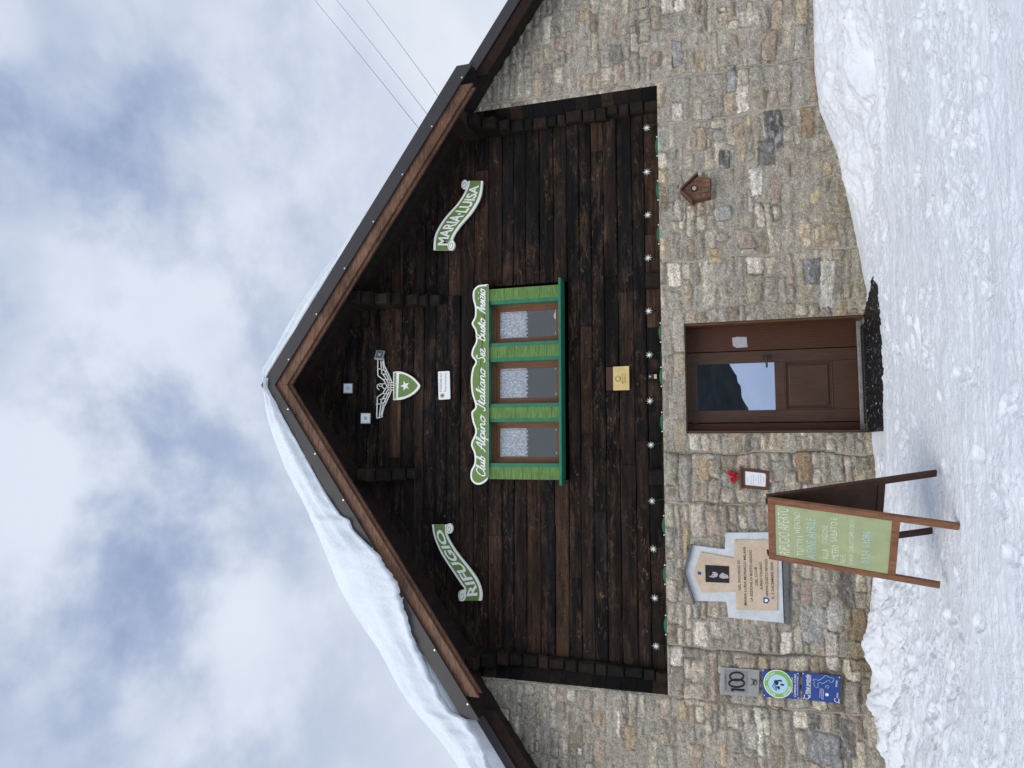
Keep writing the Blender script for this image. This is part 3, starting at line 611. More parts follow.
# wall plate following the rafters on the gable
mb = MB()
for s in (1, -1):
    a = Vector((X0, 0, ZR-.30)); x = X0+s*4.15
    mb.hexa([(X0, YW-.035, ZR-.36), (x, YW-.035, roofz(x)-.36), (x, YW+.05, roofz(x)-.36), (X0, YW+.05, ZR-.36), (X0, YW-.035, ZR-.19), (x, YW-.035, roofz(x)-.19), (x, YW+.05, roofz(x)-.19), (X0, YW+.05, ZR-.19)], (.014, .011, .009))
mb.build('gable_rafter', M['timber'], hut, color=True)

# --- roof
for s in (1, -1):
    xe, xo = X0+s*HC, X0+s*HO
    def slab(mbx, plan, d0, d1, col=None):
        if s < 0: plan = plan[::-1]
        n = len(plan); v = [(x, y_, roofz(x)-d0) for x, y_ in plan]+[(x, y_, roofz(x)-d1) for x, y_ in plan]
        mbx.add(v, [tuple(range(n)), tuple(range(2*n-1, n-1, -1))]+[(i, i+n, (i+1) % n+n, (i+1) % n) for i in range(n)], col)
    mb = MB(); slab(mb, [(X0, YC+.02), (xe, YC+.02), (xe, YO+.02), (X0, YO+.02)], 0, .06); slab(mb, [(X0, YO+.021), (xo, YO+.021), (xo, YB+.5), (X0, YB+.5)], 0, .06)
    rf = mb.build('roof', M['fascia'], hut)
    mb = MB(); ylist = np.arange(YC+.06, YW+.2, .155)
    for i, yy in enumerate(ylist):      # soffit boards run down the slope
        c = tuple(v_*random.uniform(.8, 1.5) for v_ in (.016, .012, .010)); lim = xe-s*.01 if yy < YO+.05 else xo
        slab(mb, [(X0, yy), (lim, yy), (lim, yy+.149), (X0, yy+.149)], .065, .20+random.uniform(0, .006), c)
    slab(mb, [(X0, YW+.2), (xo, YW+.2), (xo, YB+.45), (X0, YB+.45)], .065, .2, (.02, .015, .012))
    mb.build('soffit', M['soffit'], hut, color=True)
    # metal verge flashing and the oiled barge board below it
    def verge(x0, x1, y0, y1, d0, d1, mbx):
        mbx.hexa([(x0, y0, roofz(x0)-d1), (x1, y0, roofz(x1)-d1), (x1, y1, roofz(x1)-d1), (x0, y1, roofz(x0)-d1), (x0, y0, roofz(x0)-d0), (x1, y0, roofz(x1)-d0), (x1, y1, roofz(x1)-d0), (x0, y1, roofz(x0)-d0)])
    mb = MB(); verge(X0, xe, YC, YC+.018, -.02, .215, mb); verge(X0, xe, YC-.012, YC, .20, .215, mb)
    f1 = mb.build('fascia', M['fascia'], hut)
    for i in range(7):
        x = X0+s*(.35+i*.62); mb = MB(); mb.disc(x, roofz(x)-.185, .012, YC-.008, YC+.002, 8); mb.build('screw', M['screw'], f1)
    mb = MB(); verge(xe-s*.05, xo, YO, YO+.018, -.02, .17, mb); mb.build('fascia', M['fascia'], hut)
    mb = MB(); verge(X0, xe-s*.26, YC+.03, YC+.075, .07, .385, mb); verge(X0, xe-s*.30, YC+.075, YC+.12, .07, .43, mb); mb.build('barge_board', M['barge'], hut, bevel=.006)
    mb = MB(); verge(xe-s*.05, xo, YO+.03, YO+.08, .07, .36, mb); mb.build('barge_board', M['soffit'], hut).data.color_attributes.new('Col', 'FLOAT_COLOR', 'POINT').data.foreach_set('color', np.tile([.022, .012, .009, 1], 8).astype(np.float32))
    # eave gutter board
    mb = MB(); mb.box(xo-.02*s, xo+.03*s, YO, YB+.5, roofz(xo)-.2, roofz(xo)+.01); mb.build('eave_board', M['fascia'], hut)

# --- windows in the gable
fr_y = 9.70                                          # face of the green casing
gl_y = 9.86
def X_(px, py, Y): return at(px, py, Y).x
def Z_(px, py, Y): return at(px, py, Y).z
posts = [(467, 479.5), (407, 418), (345.5, 357), (287, 299)]
zt_ = Z_(486, 384, fr_y); zb = Z_(560, 384, fr_y)
surround = MB()
case = MB(); jam = MB()
px_ = [(X_(524, a, fr_y), X_(524, b, fr_y)) for a, b in posts]; px_ = [tuple(sorted(p)) for p in px_]
for (a, b) in px_:
    case = MB(); z = zb
    while z < zt_-.001:
        z1 = min(z+random.uniform(.10, .20), zt_); case.box(a, b, fr_y, fr_y+.02, z+.002, z1-.002); z = z1
    case.box(a+.002, b-.002, fr_y+.004, YW+.06, zb, zt_)
    case.build('window_casing', M['greenl'], hut, bevel=.002)
ws = []
for i in range(3):
    l, r = px_[i][1], px_[i+1][0]
    jam = MB(); jam.box(l, l+.05, fr_y+.004, gl_y, zb, zt_-.03); jam.box(r-.05, r, fr_y+.004, gl_y, zb, zt_-.03); jam.box(l, r, fr_y+.004, gl_y, zt_-.05, zt_)
    wi = jam.build('window', M['greent'], hut)
    l2, r2 = l+.035, r-.035; t2 = zt_-.05; b2 = zb+.0
    fr = MB(); w1 = .05
    for k2, (w_, ya) in enumerate(((.055, gl_y-.045), (.10, gl_y-.02))):
        fr.box(l2, l2+w_, ya, gl_y+.03-.002*k2, b2, t2); fr.box(r2-w_, r2, ya, gl_y+.03-.002*k2, b2, t2); fr.box(l2+w_, r2-w_, ya+.001, gl_y+.028-.002*k2, t2-w_, t2); fr.box(l2+w_, r2-w_, ya+.001, gl_y+.028-.002*k2, b2, b2+w_*.9)
    fr.build('frame', M['frame'], wi, bevel=.004)
    a, b = l2+.09, r2-.09; t3 = t2-.09; b3 = b2+.08
    pn = MB(); pn.box(a, b, gl_y, gl_y+.006, b3, t3); pn.build('pane', M['glass'], wi)
    # lace curtain with scalloped hem, gently pleated
    n = 60; cm = MB(); hem = t3-(t3-b3)*.45; vv = []
    for k2 in range(n+1):
        x = a-.01+(b-a+.02)*k2/n; yy = gl_y+.038+.020*math.sin(k2*1.05); hz = hem-.035*abs(math.sin(k2*math.pi/8))
        vv += [(x, yy, hz), (x, yy, t3+.03)]
    cm.add(vv, [(2*k2, 2*k2+2, 2*k2+3, 2*k2+1) for k2 in range(n)]); cm.build('curtain', M['lace'], wi, smooth=True)
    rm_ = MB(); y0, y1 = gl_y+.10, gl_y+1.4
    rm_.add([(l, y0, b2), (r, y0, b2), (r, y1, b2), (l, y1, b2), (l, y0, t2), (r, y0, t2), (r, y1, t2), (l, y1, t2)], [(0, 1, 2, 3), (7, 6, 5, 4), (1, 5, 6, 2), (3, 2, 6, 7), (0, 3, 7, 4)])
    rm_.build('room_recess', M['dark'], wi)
    # little white figures on the inner sill
    fg = MB(); rz = b3+.002
    if i == 2: fg.disc(b-.10, rz+.02, .05, gl_y+.03, gl_y+.045, 14, rz=.03); fg.build('sill_ornament', M['white'], wi); fg = MB()
    fg.disc(a+.06, rz+.01, .025, gl_y+.03, gl_y+.045, 12, rz=.02); fg.build('sill_ornament', M['white'], wi); fg = MB(); fg.disc(b-.03, rz+.01, .02, gl_y+.03, gl_y+.045, 12, rz=.02)
    fg.build('sill_ornament', M['white'], wi)
sl_ = MB(); sl_.box(X_(561, 485.5, fr_y-.05), X_(561, 277.5, fr_y-.05), fr_y-.07, YW+.06, zb-.035, zb); sl_.build('window_sill', M['greent'], hut, bevel=.004)

# --- door
dy = 9.86
dl0, dl1 = X_(780, 422, dy), X_(780, 350, dy); dzb, dzt = DZ0+.06, DZ1+.03
mb = MB(); mb.box(DX0+.004, DX0+.03, D+.02, dy+.06, DZ0, DZ1); mb.box(DX1-.03, DX1-.004, D+.02, dy+.06, DZ0, DZ1); mb.box(DX0+.004, DX1-.004, D+.05, dy+.06, DZ1-.012, DZ1)
mb.build('door_lining', M['brown'], hut, bevel=.003)
door = MB(); st_ = .105
gx0, gx1 = X_(730, 410.5, dy), X_(730, 363.5, dy); gz1, gz0 = Z_(697, 387, dy), Z_(775, 387, dy)
pz1, pz0 = Z_(785, 387, dy), Z_(833, 387, dy)
dt = dy+.05
door.box(dl0, gx0, dy, dt, dzb, dzt); door.box(gx1, dl1, dy, dt, dzb, dzt); door.box(gx0, gx1, dy+.0015, dt, gz1, dzt); door.box(gx0, gx1, dy+.0015, dt, pz1, gz0); door.box(gx0, gx1, dy+.0015, dt, dzb, pz0)
dr = door.build('door', M['doorw'], hut, bevel=.005)
mb = MB(); mb.box(gx0, gx1, dy+.028, dt-.005, pz0, pz1); mb.build('door_panel', M['doorw'], dr)
mb = MB(); q = .045; mb.box(gx0+q, gx1-q, dy+.008, dy+.03, pz0+q, pz1-q); mb.build('raised_panel', M['doorw'], dr, bevel=.012)
mb = MB()
for a, b, c_, d_ in ((gx0, gx1, pz1-.014, pz1), (gx0, gx1, pz0, pz0+.014), (gx0, gx0+.014, pz0+.014, pz1-.014), (gx1-.014, gx1, pz0+.014, pz1-.014)): mb.box(a, b, dy-.006, dy+.03, c_, d_)
mb.build('panel_moulding', M['doorw'], dr, bevel=.003)
mb = MB(); mb.box(gx0-.003, gx1+.003, dy+.02, dy+.026, gz0-.003, gz1+.003); mb.build('glass_pane', M['doorglass'], dr)
mb = MB(); hx_, hz3 = X_(767, 356.5, dy), Z_(767, 356.5, dy)
mb.box(hx_-.022, hx_+.022, dy-.010, dy, hz3-.05, hz3+.05); mb.tube([(hx_, dy-.01, hz3+.01), (hx_, dy-.055, hz3+.01), (hx_-.02, dy-.06, hz3+.01), (hx_-.13, dy-.058, hz3+.005)], .011); mb.tube([(hx_, dy-.016, hz3-.035), (hx_, dy-.001, hz3-.035)], .012, 10)
mb.build('door_handle', M['black'], dr, smooth=False)
# carved eagle and shield emblem on the lower panel
mb = MB(); ex_, ez_ = (gx0+gx1)/2, (pz0+pz1)/2; yy = dy+.0065
shl = [(-.035, .0), (.035, .0), (.033, -.05), (.0, -.09), (-.033, -.05)]
mb.prism([(ex_+a, ez_+b) for a, b in shl], yy-.002, yy+.003)
for s in (-1, 1):
    mb.prism([(ex_+s*.004, ez_+.012), (ex_+s*.05, ez_+.055), (ex_+s*.085, ez_+.06), (ex_+s*.06, ez_+.03), (ex_+s*.03, ez_+.008)], yy-.002, yy+.003)
mb.disc(ex_, ez_+.03, .012, yy-.002, yy+.003, 12); mb.build('carved_emblem', M['doorgroove'], dr)
mb = MB()
for hz4 in (.5, 1.25, 2.0): mb = MB(); mb.tube([(dl0-.006, dy-.008, DZ0+hz4-.04), (dl0-.006, dy-.008, DZ0+hz4+.04)], .009); mb.build('hinge', M['black'], dr)
# reeded fixed side lights
for a, b in ((dl1+.012, DX1-.03), (DX0+.03, dl0-.012)):
    mb = MB(); mb.box(a, b, dy+.012, dy+.05, dzb, dzt); x = a+.008
    while x < b-.01: mb.box(x, x+.012, dy+.004, dy+.014, dzb+.02, dzt-.01); x += .02
    mb.build('reeded_side_panel', M['doorgroove'], hut)
mb = MB(); mb.box(DX0+.03, dl1+.012, dy+.012, dy+.055, dzt-.0, dzt+.03); mb.build('door_head', M['doorw'], hut)
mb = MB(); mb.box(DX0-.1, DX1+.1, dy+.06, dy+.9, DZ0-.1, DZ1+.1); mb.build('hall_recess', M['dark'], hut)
# threshold slab with inset scraper grate
mb = MB(); mb.box(DX0-.0, DX1+.0, D-.10, dy+.06, DZ0-.30, DZ0-.002); mb.box(DX0+.03, DX1-.03, dy-.03, dy+.055, DZ0-.002, dzb-.004); mb.build('threshold', M['slab'], hut, bevel=.012)
mb = MB(); 
for i in range(34):
    x = DX0+.12+i*(DX1-DX0-.24)/33; mb.box(x, x+.012, D+.01, dy-.05, DZ0-.001, DZ0+.016)
for yy in (D+.0, dy-.05): mb.box(DX0+.11, DX1-.11, yy, yy+.012, DZ0-.0012, DZ0+.018)
mb.build('scraper_grate', M['grate'], hut)

# ------------------------------------------------------------------ door mat: black loop mat dusted with snow, draped over the step
n1_, n2_ = 150, 46
poly_near = [(887, 283), (886, 350), (888, 400), (888.5, 431)]; 
U_, V2 = np.meshgrid(np.linspace(0, 1, n1_), np.linspace(0, 1, n2_), indexing='ij')
mxs = DX0+.0+(DX1+.28-DX0)*U_
yn = D-.92-.04*U_
V3 = V2
my = (D-.11)*(1-V3)+yn*V3
# the far right corner is folded back to a point
cut = sstep(.80, 1.0, U_); my = my*(1-cut)+((D-.11)*(1-(V3*.25+.75))+yn*(V3*.25+.75))*cut
mz = .262-.05*V3+(fbm(mxs*3, my*3, 11, 3)-.5)*.03+(vn(mxs*46, my*46, 14)-.5)*.016+(vn(mxs*22, my*60, 21)-.5)*.012
mt = grid_obj('door_mat', np.stack([mxs, my, mz+.02], -1)[:, ::-1], None, M['mat'])
md = mt.modifiers.new('thick', 'SOLIDIFY'); md.thickness = .03; md.offset = -1
tag(mt, 'ragged black rubber mat flecked with snow lying in front of the door', 'door mat')

# ------------------------------------------------------------------ snow lying on the roof
def roof_snow(name, label, xs_, up, lo, yf):
    n = len(xs_); prof = []; V_ = []
    for i in range(n):
        x = xs_[i]; zu, zl = up[i], lo[i]; rz = roofz(x)+.002; t_ = max(zu-rz, .004); ov = max(0, rz-zl); fo = 1-min(1, ov/.20)
        nn = lambda s_: (float(fbm(np.array(x*.9), np.array(s_*3.1), 8, 3))-.5)
        n3 = lambda s_: (float(fbm(np.array(x*9), np.array(s_*7.1), 12, 3))-.5)
        hh = zu-zl; b = min(.16, hh*.5); row = []
        row.append((yf+(.02+.07*fo), zl+.01))
        for s_ in (0., .06, .12, .2, .28, .37, .46, .55, .64, .72, .80, .86, .92):
            bul = math.sin(min(1, s_+.1)*math.pi*.9)
            row.append((yf-.025-.06*bul*min(1, hh*3)+.05*fo+.28*max(0, s_-.55)**1.4+nn(s_)*.045+.012*math.sin(s_*17+x*.6)+(float(fbm(np.array(x*3.0), np.array(s_*22+x*1.2), 25, 3))-.5)*.045+(float(fbm(np.array(x*14), np.array(s_*16), 29, 2))-.5)*.025*(1.2-s_), zl+hh*s_*.97+(n3(s_+3)*.02 if s_ == 0 else 0)))
        row.append((yf+.26+nn(2)*.05, zu+0.0))
        for yy in (.5, .9, 1.4, 2.2, 3.5, 5.5, 8, 10.6): row.append((yf+yy, rz+t_+nn(yy)*.03*min(1, t_*4)))
        row.append((yf+10.6, rz-.03)); row.append((yf+.10+.08, rz-.03 if ov <= .0 else rz-.03))
        V_.append([(x, a, b_) for a, b_ in row])
    V_ = np.array(V_); V_ = np.concatenate([V_, V_[:, :1]], 1)
    o = grid_obj(name, V_, None, M['roofsnow']); tag(o, label, 'snow'); return o
YS = YC-.03
upx = [(262, 387), (260, 400), (263, 420), (268, 440), (277, 465), (290, 492), (312, 540), (330, 590), (352, 628), (371, 653), (384, 678), (398, 701), (416, 725), (433, 742), (446, 760), (470, 800), (520, 880)]
lox = [(268, 388), (275, 400), (285, 420), (297, 441), (310, 465), (325, 492), (342, 517), (350, 519), (353, 530), (366, 543), (380, 556), (392, 575), (401, 592), (404, 610), (410, 628), (413, 640), (423, 660), (429, 678), (441, 700), (452, 716), (464, 718), (470, 728), (477, 740), (488, 768), (506, 800), (560, 890)]
pu = [at(x, y_, YS) for x, y_ in upx]; pl = [at(x, y_, YS) for x, y_ in lox]
xl = np.arange(X0+.10, X0-7.1, -.022)
ux = np.array([p.x for p in pu]); uz = np.array([p.z for p in pu]); lx = np.array([p.x for p in pl]); lz = np.array([p.z for p in pl])
o1 = np.argsort(ux); o2 = np.argsort(lx)
up_ = np.interp(xl, ux[o1], uz[o1]); lo_ = np.interp(xl, lx[o2], lz[o2])
up_ = np.where(xl < ux.min(), roofz(xl)+(uz[o1][0]-roofz(float(ux.min()))), up_)
lo_ = np.where(xl < lx.min(), roofz(xl)-.05, lo_)
CR_ = 1
ker = np.hanning(23); ker /= ker.sum(); up_ = np.concatenate([up_[:11], np.convolve(up_, ker, 'valid'), up_[-11:]]); ker = np.hanning(5); ker /= ker.sum(); lo_ = np.concatenate([lo_[:2], np.convolve(lo_, ker, 'valid'), lo_[-2:]])
lo_ = lo_+.022*sstep(-1.4, -.9, xl)+(np.array([float(fbm(np.array(x*9), np.array(3.3), 17, 4, .75)) for x in xl])-.5)*.13*sstep(-1.2, -1.6, xl)
up_ = np.maximum(up_, lo_+.02)
roof_snow('roof_snow', 'thick slab of snow sagging over the roof slope on the RIFUGIO sign side', xl[::-1], up_[::-1], lo_[::-1], YS)
upr = [(262, 385), (257, 370), (272, 344), (284, 322), (297, 300), (318, 270), (340, 243), (356, 220), (372, 195), (390, 172)]
pr = [at(x, y_, YC+.02) for x, y_ in upr]; xr = np.arange(X0+.0, 3.4, .04); rx = np.array([p.x for p in pr]); rz_ = np.array([p.z for p in pr]); o3 = np.argsort(rx)
ur = np.interp(xr, rx[o3], rz_[o3]); base_r = roofz(xr); ur = np.maximum(ur, base_r+.012)
ur[-3:] = base_r[-3:]+.005
roof_snow('roof_snow', 'thin snow skin tapering away along the roof slope on the MARIA LUISA sign side', xr, ur, base_r+.004, YC+.03)

# ------------------------------------------------------------------ painted sign boards on the timber
def banner(name, label, top, bot, ox, oy, s, words, curls, rev):
    Y = 9.70
    tp = [tuple(p) for p in smooth_line([Vector((*q, 0)) for q in top], 6)]; bt = [tuple(p) for p in smooth_line([Vector((*q, 0)) for q in bot], 6)]
    T = zm([(a, b) for a, b, c in tp], ox, oy, s, Y); B = zm([(a, b) for a, b, c in bt], ox, oy, s, Y)
    n = 40
    def samp(P):
        P = [Vector(p) for p in P]; L_ = [0]
        for i in range(1, len(P)): L_.append(L_[-1]+(P[i]-P[i-1]).length)
        o = []
        for k2 in range(n+1):
            t_ = L_[-1]*k2/n; i = max(1, next((j for j in range(len(L_)) if L_[j] >= t_-1e-9), len(L_)-1)); f_ = (t_-L_[i-1])/max(1e-9, L_[i]-L_[i-1]); o.append(P[i-1].lerp(P[i], f_))
        return o
    T = samp(T); B = samp(B)
    if T[0].x > T[-1].x: T = T[::-1]; B = B[::-1]
    c0 = (T[0]+B[-1])/2
    root = thing(name, label, 'sign', (sum(p.x for p in T)/len(T), Y, min(p.y for p in B)))
    mb = MB(); poly = [tuple(p) for p in T]+[tuple(p) for p in B[::-1]]; mb.prism(poly, Y, Y+.03)
    mb.build('board', M['white'], root)
    mb = MB(); ins = [tuple(T[i].lerp(B[i], .13)) for i in range(0, n+1)]+[tuple(T[i].lerp(B[i], .87)) for i in range(n, -1, -1)]
    mb.prism(ins, Y-.004, Y+.002); mb.build('green_field', M['greensign'], root)
    mb = MB(); v, f = text2d(words, 1, 0, .03); x0 = min(p[0] for p in v); x1 = max(p[0] for p in v); z0 = min(p[1] for p in v); z1 = max(p[1] for p in v)
    def g_(x, z):
        u = .06+.88*(x-x0)/(x1-x0); h_ = .78-.56*(z-z0)/(z1-z0); k2 = min(n-1, int(u*n)); fr_ = u*n-k2
        p = T[k2].lerp(T[k2+1], fr_).lerp(B[k2].lerp(B[k2+1], fr_), h_); return (p.x, Y-.007, p.y)
    mb.add([g_(x, z) for x, z in v], f); mb.build('lettering', M['white'], root)
    for (a, b, r) in curls:
        p = zm([(a, b)], ox, oy, s, Y)[0]; mb = MB(); q = r*.0135/ s*1.0
        mb.disc(p[0], p[1], r/s*.0128, Y-.012, Y+.03, 20, rz=r/s*.0128*.72); cu = mb.build('curl', M['white'], root)
        mb = MB(); rr2 = r/s*.0128; mb.tube([(p[0]+rr2*(1-k3/22)*.9*math.cos(k3*.5), Y-.013, p[1]+rr2*.7*(1-k3/22)*.9*math.sin(k3*.5)) for k3 in range(18)], .0035, 5); mb.build('curl_line', M['greensign'], cu)
banner('scroll_sign', 'green wavy scroll sign with white letters reading MARIA LUISA', [(122, 695), (128, 640), (160, 582), (212, 522), (243, 470), (250, 442)], [(192, 695), (193, 655), (218, 612), (265, 556), (295, 500), (303, 442)], 400, 60, 3.657, 'MARIA·LUISA', [(188, 678, 22), (237, 456, 20)], 0)
banner('scroll_sign', 'green wavy scroll sign with white letters reading RIFUGIO', [(215, 368), (236, 330), (222, 306), (190, 258), (150, 195), (125, 135), (117, 90)], [(298, 368), (300, 338), (285, 292), (250, 242), (205, 185), (174, 130), (172, 90)], 400, 500, 3.657, 'RIFUGIO', [(181, 104, 20), (228, 349, 22)], 1)

# long club sign above the windows
Y = 9.66
top_px = [(488, 284), (484, 284.6), (479, 285.2), (475, 288), (473, 292), (473, 299), (475, 308), (474.6, 317), (471.7, 323.7), (475.2, 331), (476, 341), (472.4, 349), (471.6, 356), (475.4, 361.7), (472.6, 368), (471, 377), (471, 385), (472, 394), (475.4, 406.4), (471.4, 412.4), (472.7, 422), (475.4, 432), (471, 444), (474, 453), (474.4, 463), (470.8, 471), (470.8, 479), (475, 484), (481, 484.3), (486.5, 480.5), (488, 476)]
pts = [(p.x, p.y) for p in smooth_line([Vector((*q, 0)) for q in top_px], 4)]
P = pxy(pts, Y); cen = thing('club_sign', 'long wavy topped green sign with white script above the three windows', 'sign', (X0+.2, Y, P[0][1]))
P2 = P+[]
mb = MB(); mb.prism(P2, Y, Y+.028); mb.build('board', M['white'], cen)
mb = MB(); mb.prism(inset(P2, .026), Y-.004, Y+.002); mb.build('green_field', M['greensign'], cen)
mb = MB(); mb.prism(pxy([(484.6, 288), (488.1, 284), (488.1, 477), (484.6, 480)], Y), Y-.0045, Y+.001); mb.build('lower_edge', M['greensign'], cen)
mb = MB(); a, b = at(481.5, 479, Y), at(481.5, 290, Y)
L_ = (b-a); rot_ = math.atan2(L_.z, L_.x)
GL = {'C': (.6, [[(.55, .85), (.4, 1.0), (.15, .8), (.02, .4), (.12, .05), (.35, 0), (.6, .2)]]),
 'l': (.30, [[(0, .1), (.2, .6), (.25, .95), (.15, 1.0), (.08, .6), (.1, .1), (.2, 0), (.33, .12)]]),
 'u': (.58, [[(0, .1), (.12, .5), (.1, .15), (.2, 0), (.35, .15), (.42, .5), (.42, .1), (.5, 0), (.6, .1)]]),
 'b': (.46, [[(0, .1), (.2, .6), (.22, 1.0), (.1, .8), (.08, .1), (.2, 0), (.38, .12), (.35, .42), (.22, .45), (.48, .42)]]),
 'A': (.62, [[(0, .0), (.12, .05), (.3, .6), (.5, 1.0), (.5, .5), (.5, 0), (.64, .08)], [(.12, .38), (.56, .42)]]),
 'p': (.46, [[(0, .1), (.1, .5), (.08, 0), (.05, -.38)], [(.08, .3), (.2, .5), (.36, .42), (.36, .1), (.2, 0), (.1, .1)], [(.3, .05), (.48, .1)]]),
 'i': (.27, [[(0, .1), (.12, .5), (.1, .1), (.18, 0), (.3, .1)], [(.13, .70), (.15, .78)]]),
 'n': (.52, [[(0, .1), (.08, .5), (.08, 0)], [(.08, .3), (.22, .5), (.34, .42), (.34, .1), (.42, 0), (.54, .1)]]),
 'o': (.48, [[(.22, .5), (.05, .35), (.07, .05), (.25, 0), (.4, .2), (.35, .45), (.22, .5), (.35, .38), (.50, .42)]]),
 'I': (.48, [[(.38, 1.0), (.3, .5), (.22, .05), (.05, 0), (0, .15)], [(.12, .96), (.55, 1.0)]]),
 't': (.30, [[(0, .1), (.16, .85), (.12, .1), (.2, 0), (.33, .1)], [(.02, .58), (.3, .62)]]),
 'a': (.56, [[(.4, .45), (.2, .5), (.05, .25), (.12, .02), (.3, .08), (.42, .5), (.4, .1), (.48, 0), (.58, .1)]]),
 'S': (.55, [[(.5, .85), (.38, 1.0), (.2, .85), (.25, .6), (.42, .4), (.4, .1), (.2, 0), (.02, .15)]]),
 'e': (.38, [[(0, .1), (.15, .22), (.32, .35), (.22, .5), (.08, .35), (.1, .05), (.25, 0), (.4, .12)]]),
 'z': (.42, [[(0, .48), (.3, .5), (.05, .05), (.3, .0), (.44, .1)]]), '.': (.18, [[(.05, 0), (.07, .05)]]),
 'B': (.58, [[(.12, 0), (.18, .95)], [(.05, .85), (.2, 1.0), (.45, .95), (.42, .65), (.2, .55), (.48, .45), (.48, .1), (.2, 0), (.02, .1)]]),
 's': (.36, [[(0, .1), (.2, .5), (.28, .3), (.22, .02), (.05, .03), (.2, 0), (.38, .1)]]),
 'r': (.42, [[(0, .1), (.1, .5), (.12, .42), (.28, .46), (.24, .1), (.32, 0), (.44, .1)]])}
for wd_, y0_, y1_ in (('Club', 477, 455), ('Alpino', 452, 414), ('Italiano', 411, 367), ('Sez.', 363, 345), ('Busto', 342, 317), ('Arsizio', 314, 287.5)):
    A1, B1 = at(485.3, y0_, Y), at(485.3, y1_, Y); tot = sum(GL[c_][0] for c_ in wd_); H_ = .128; ux_ = (B1-A1); kx = (ux_.length-.30*H_*.8)/tot; x = 0; ux_.normalize()
    for c_ in wd_:
        for st_ in GL[c_][1]:
            pp = smooth_line([Vector((a_, b_, 0)) for a_, b_ in st_], 4); mb.tube([A1+ux_*((x+p_.x)*kx+p_.y*H_*.38)+Vector((0, -.008, p_.y*H_)) for p_ in pp], .0098, 5)
        x += GL[c_][0]
mb.build('lettering', M['white'], cen)

# club emblem: eagle over shield
Y = 9.74; root = thing('club_emblem', 'white eagle outline with spread wings above a green shield bearing a star', 'emblem', (at(385, 386, Y).x, Y, at(421, 386, Y).z))
def Q(pts): return zm(pts, 360, 340, 10.24, Y)
sh = [(340, 327), (385, 322), (430, 327), (490, 350), (545, 385), (585, 425), (614, 470), (585, 520), (535, 562), (470, 595), (410, 612), (340, 616)]
shp = [(p.x, p.y) for p in smooth_line([Vector((*q, 0)) for q in sh], 3)]
mb = MB(); mb.prism(Q(shp), Y, Y+.025); mb.build('shield', M['white'], root)
mb = MB(); s2 = [(402, 348), (440, 350), (490, 372), (535, 402), (568, 436), (590, 470), (566, 508), (522, 545), (465, 574), (390, 590)]
mb.prism(Q([(p.x, p.y) for p in smooth_line([Vector((*q, 0)) for q in s2], 3)]), Y-.004, Y+.002); mb.build('green_field', M['greensign'], root)
mb = MB(); mb.prism(Q([(348, 332), (374, 332), (372, 608), (346, 610)]), Y-.004, Y+.002); mb.build('scroll_band', mat('pale_green', (.45, .55, .35)), root)
mb = MB(); a, b = Q([(360, 600)])[0], Q([(361, 340)])[0]; fit_text(mb, 'CLUB ALPINO ITALIANO', (a[0]+b[0])/2, (a[1]+b[1])/2, b[0]-a[0], .022, Y-.006, bold=.02, rot=math.atan2(b[1]-a[1], b[0]-a[0])); mb.build('lettering', M['ink'], root)
mb = MB(); c = Q([(465, 470)])[0]; st5 = []
for k2 in range(10):
    r = .078 if k2 % 2 == 0 else .031; an = math.pi/2+k2*math.pi/5; st5.append((c[0]+r*math.cos(an), c[1]+r*math.sin(an)))
mb.prism(st5, Y-.012, Y-.002); mb.build('star', M['white'], root)
W = [[(182, 150), (178, 290), (180, 365), (238, 408), (262, 446)], [(206, 150), (216, 290), (222, 338), (256, 382), (282, 432)], [(232, 165), (246, 262), (276, 322), (302, 378), (322, 430)], [(225, 180), (232, 250), (242, 300), (268, 350), (300, 420)], [(178, 292), (215, 298), (270, 322)], [(216, 342), (262, 352)], [(238, 402), (296, 400)], [(182, 150), (232, 165)]]
mb = MB()
def stroke(pts_, wd_=.012):
    p3 = Q(pts_)
    for i in range(len(p3)-1):
        a_, b_ = Vector((p3[i][0], Y+.012, p3[i][1])), Vector((p3[i+1][0], Y+.012, p3[i+1][1])); d_ = (b_-a_).normalized(); mb.bar(a_-d_*wd_*.3, b_+d_*wd_*.3, .014, wd_, side=Vector((0, 1, 0)))
for wl in W: stroke(wl); stroke([(x-6, 950-y_) if i_ > 0 else (x-14, 950-y_) for i_, (x, y_) in enumerate(wl)])
mb.build('wings', M['white'], root)
mb = MB()
for wl in [[(192, 508), (172, 488), (176, 460), (200, 448), (226, 450), (222, 478), (250, 502), (274, 486), (262, 446), (236, 446)], [(196, 470), (212, 474)], [(284, 438), (338, 436)], [(284, 460), (338, 460)], [(284, 488), (338, 486)], [(284, 512), (338, 512)], [(284, 438), (284, 512)], [(312, 438), (312, 512)], [(274, 486), (284, 488)]]: stroke(wl, .011)
mb.build('body', M['white'], root)

# small white plate below the emblem
Y = 9.76; c4 = [(438, 371.5), (449.5, 371), (450.3, 399), (438.6, 399.8)]
def rrect(pts_, r=.012):
    P = [Vector(p) for p in pts_]; o = []
    for i in range(4):
        a_, b_, c_ = P[i-1], P[i], P[(i+1) % 4]; u = (a_-b_).normalized()*r; v_ = (c_-b_).normalized()*r
        o += [tuple(b_+u), tuple(b_+u*.3+v_*.3), tuple(b_+v_)]
    return o
root = thing('rescue_plate', 'small white plate with two dark lines of text under the eagle shield', 'sign', (at(444, 385, Y).x, Y, at(450, 385, Y).z))
mb = MB(); mb.prism(rrect(pxy(c4, Y), .014), Y, Y+.012); mb.build('plate', M['plastic'], root)
mb = MB(); a, b = at(440.7, 392, Y), at(440.7, 373, Y); fit_text(mb, 'STAZIONE ALP', (a.x+b.x)/2, a.z, b.x-a.x, .032, Y-.002, bold=.01)
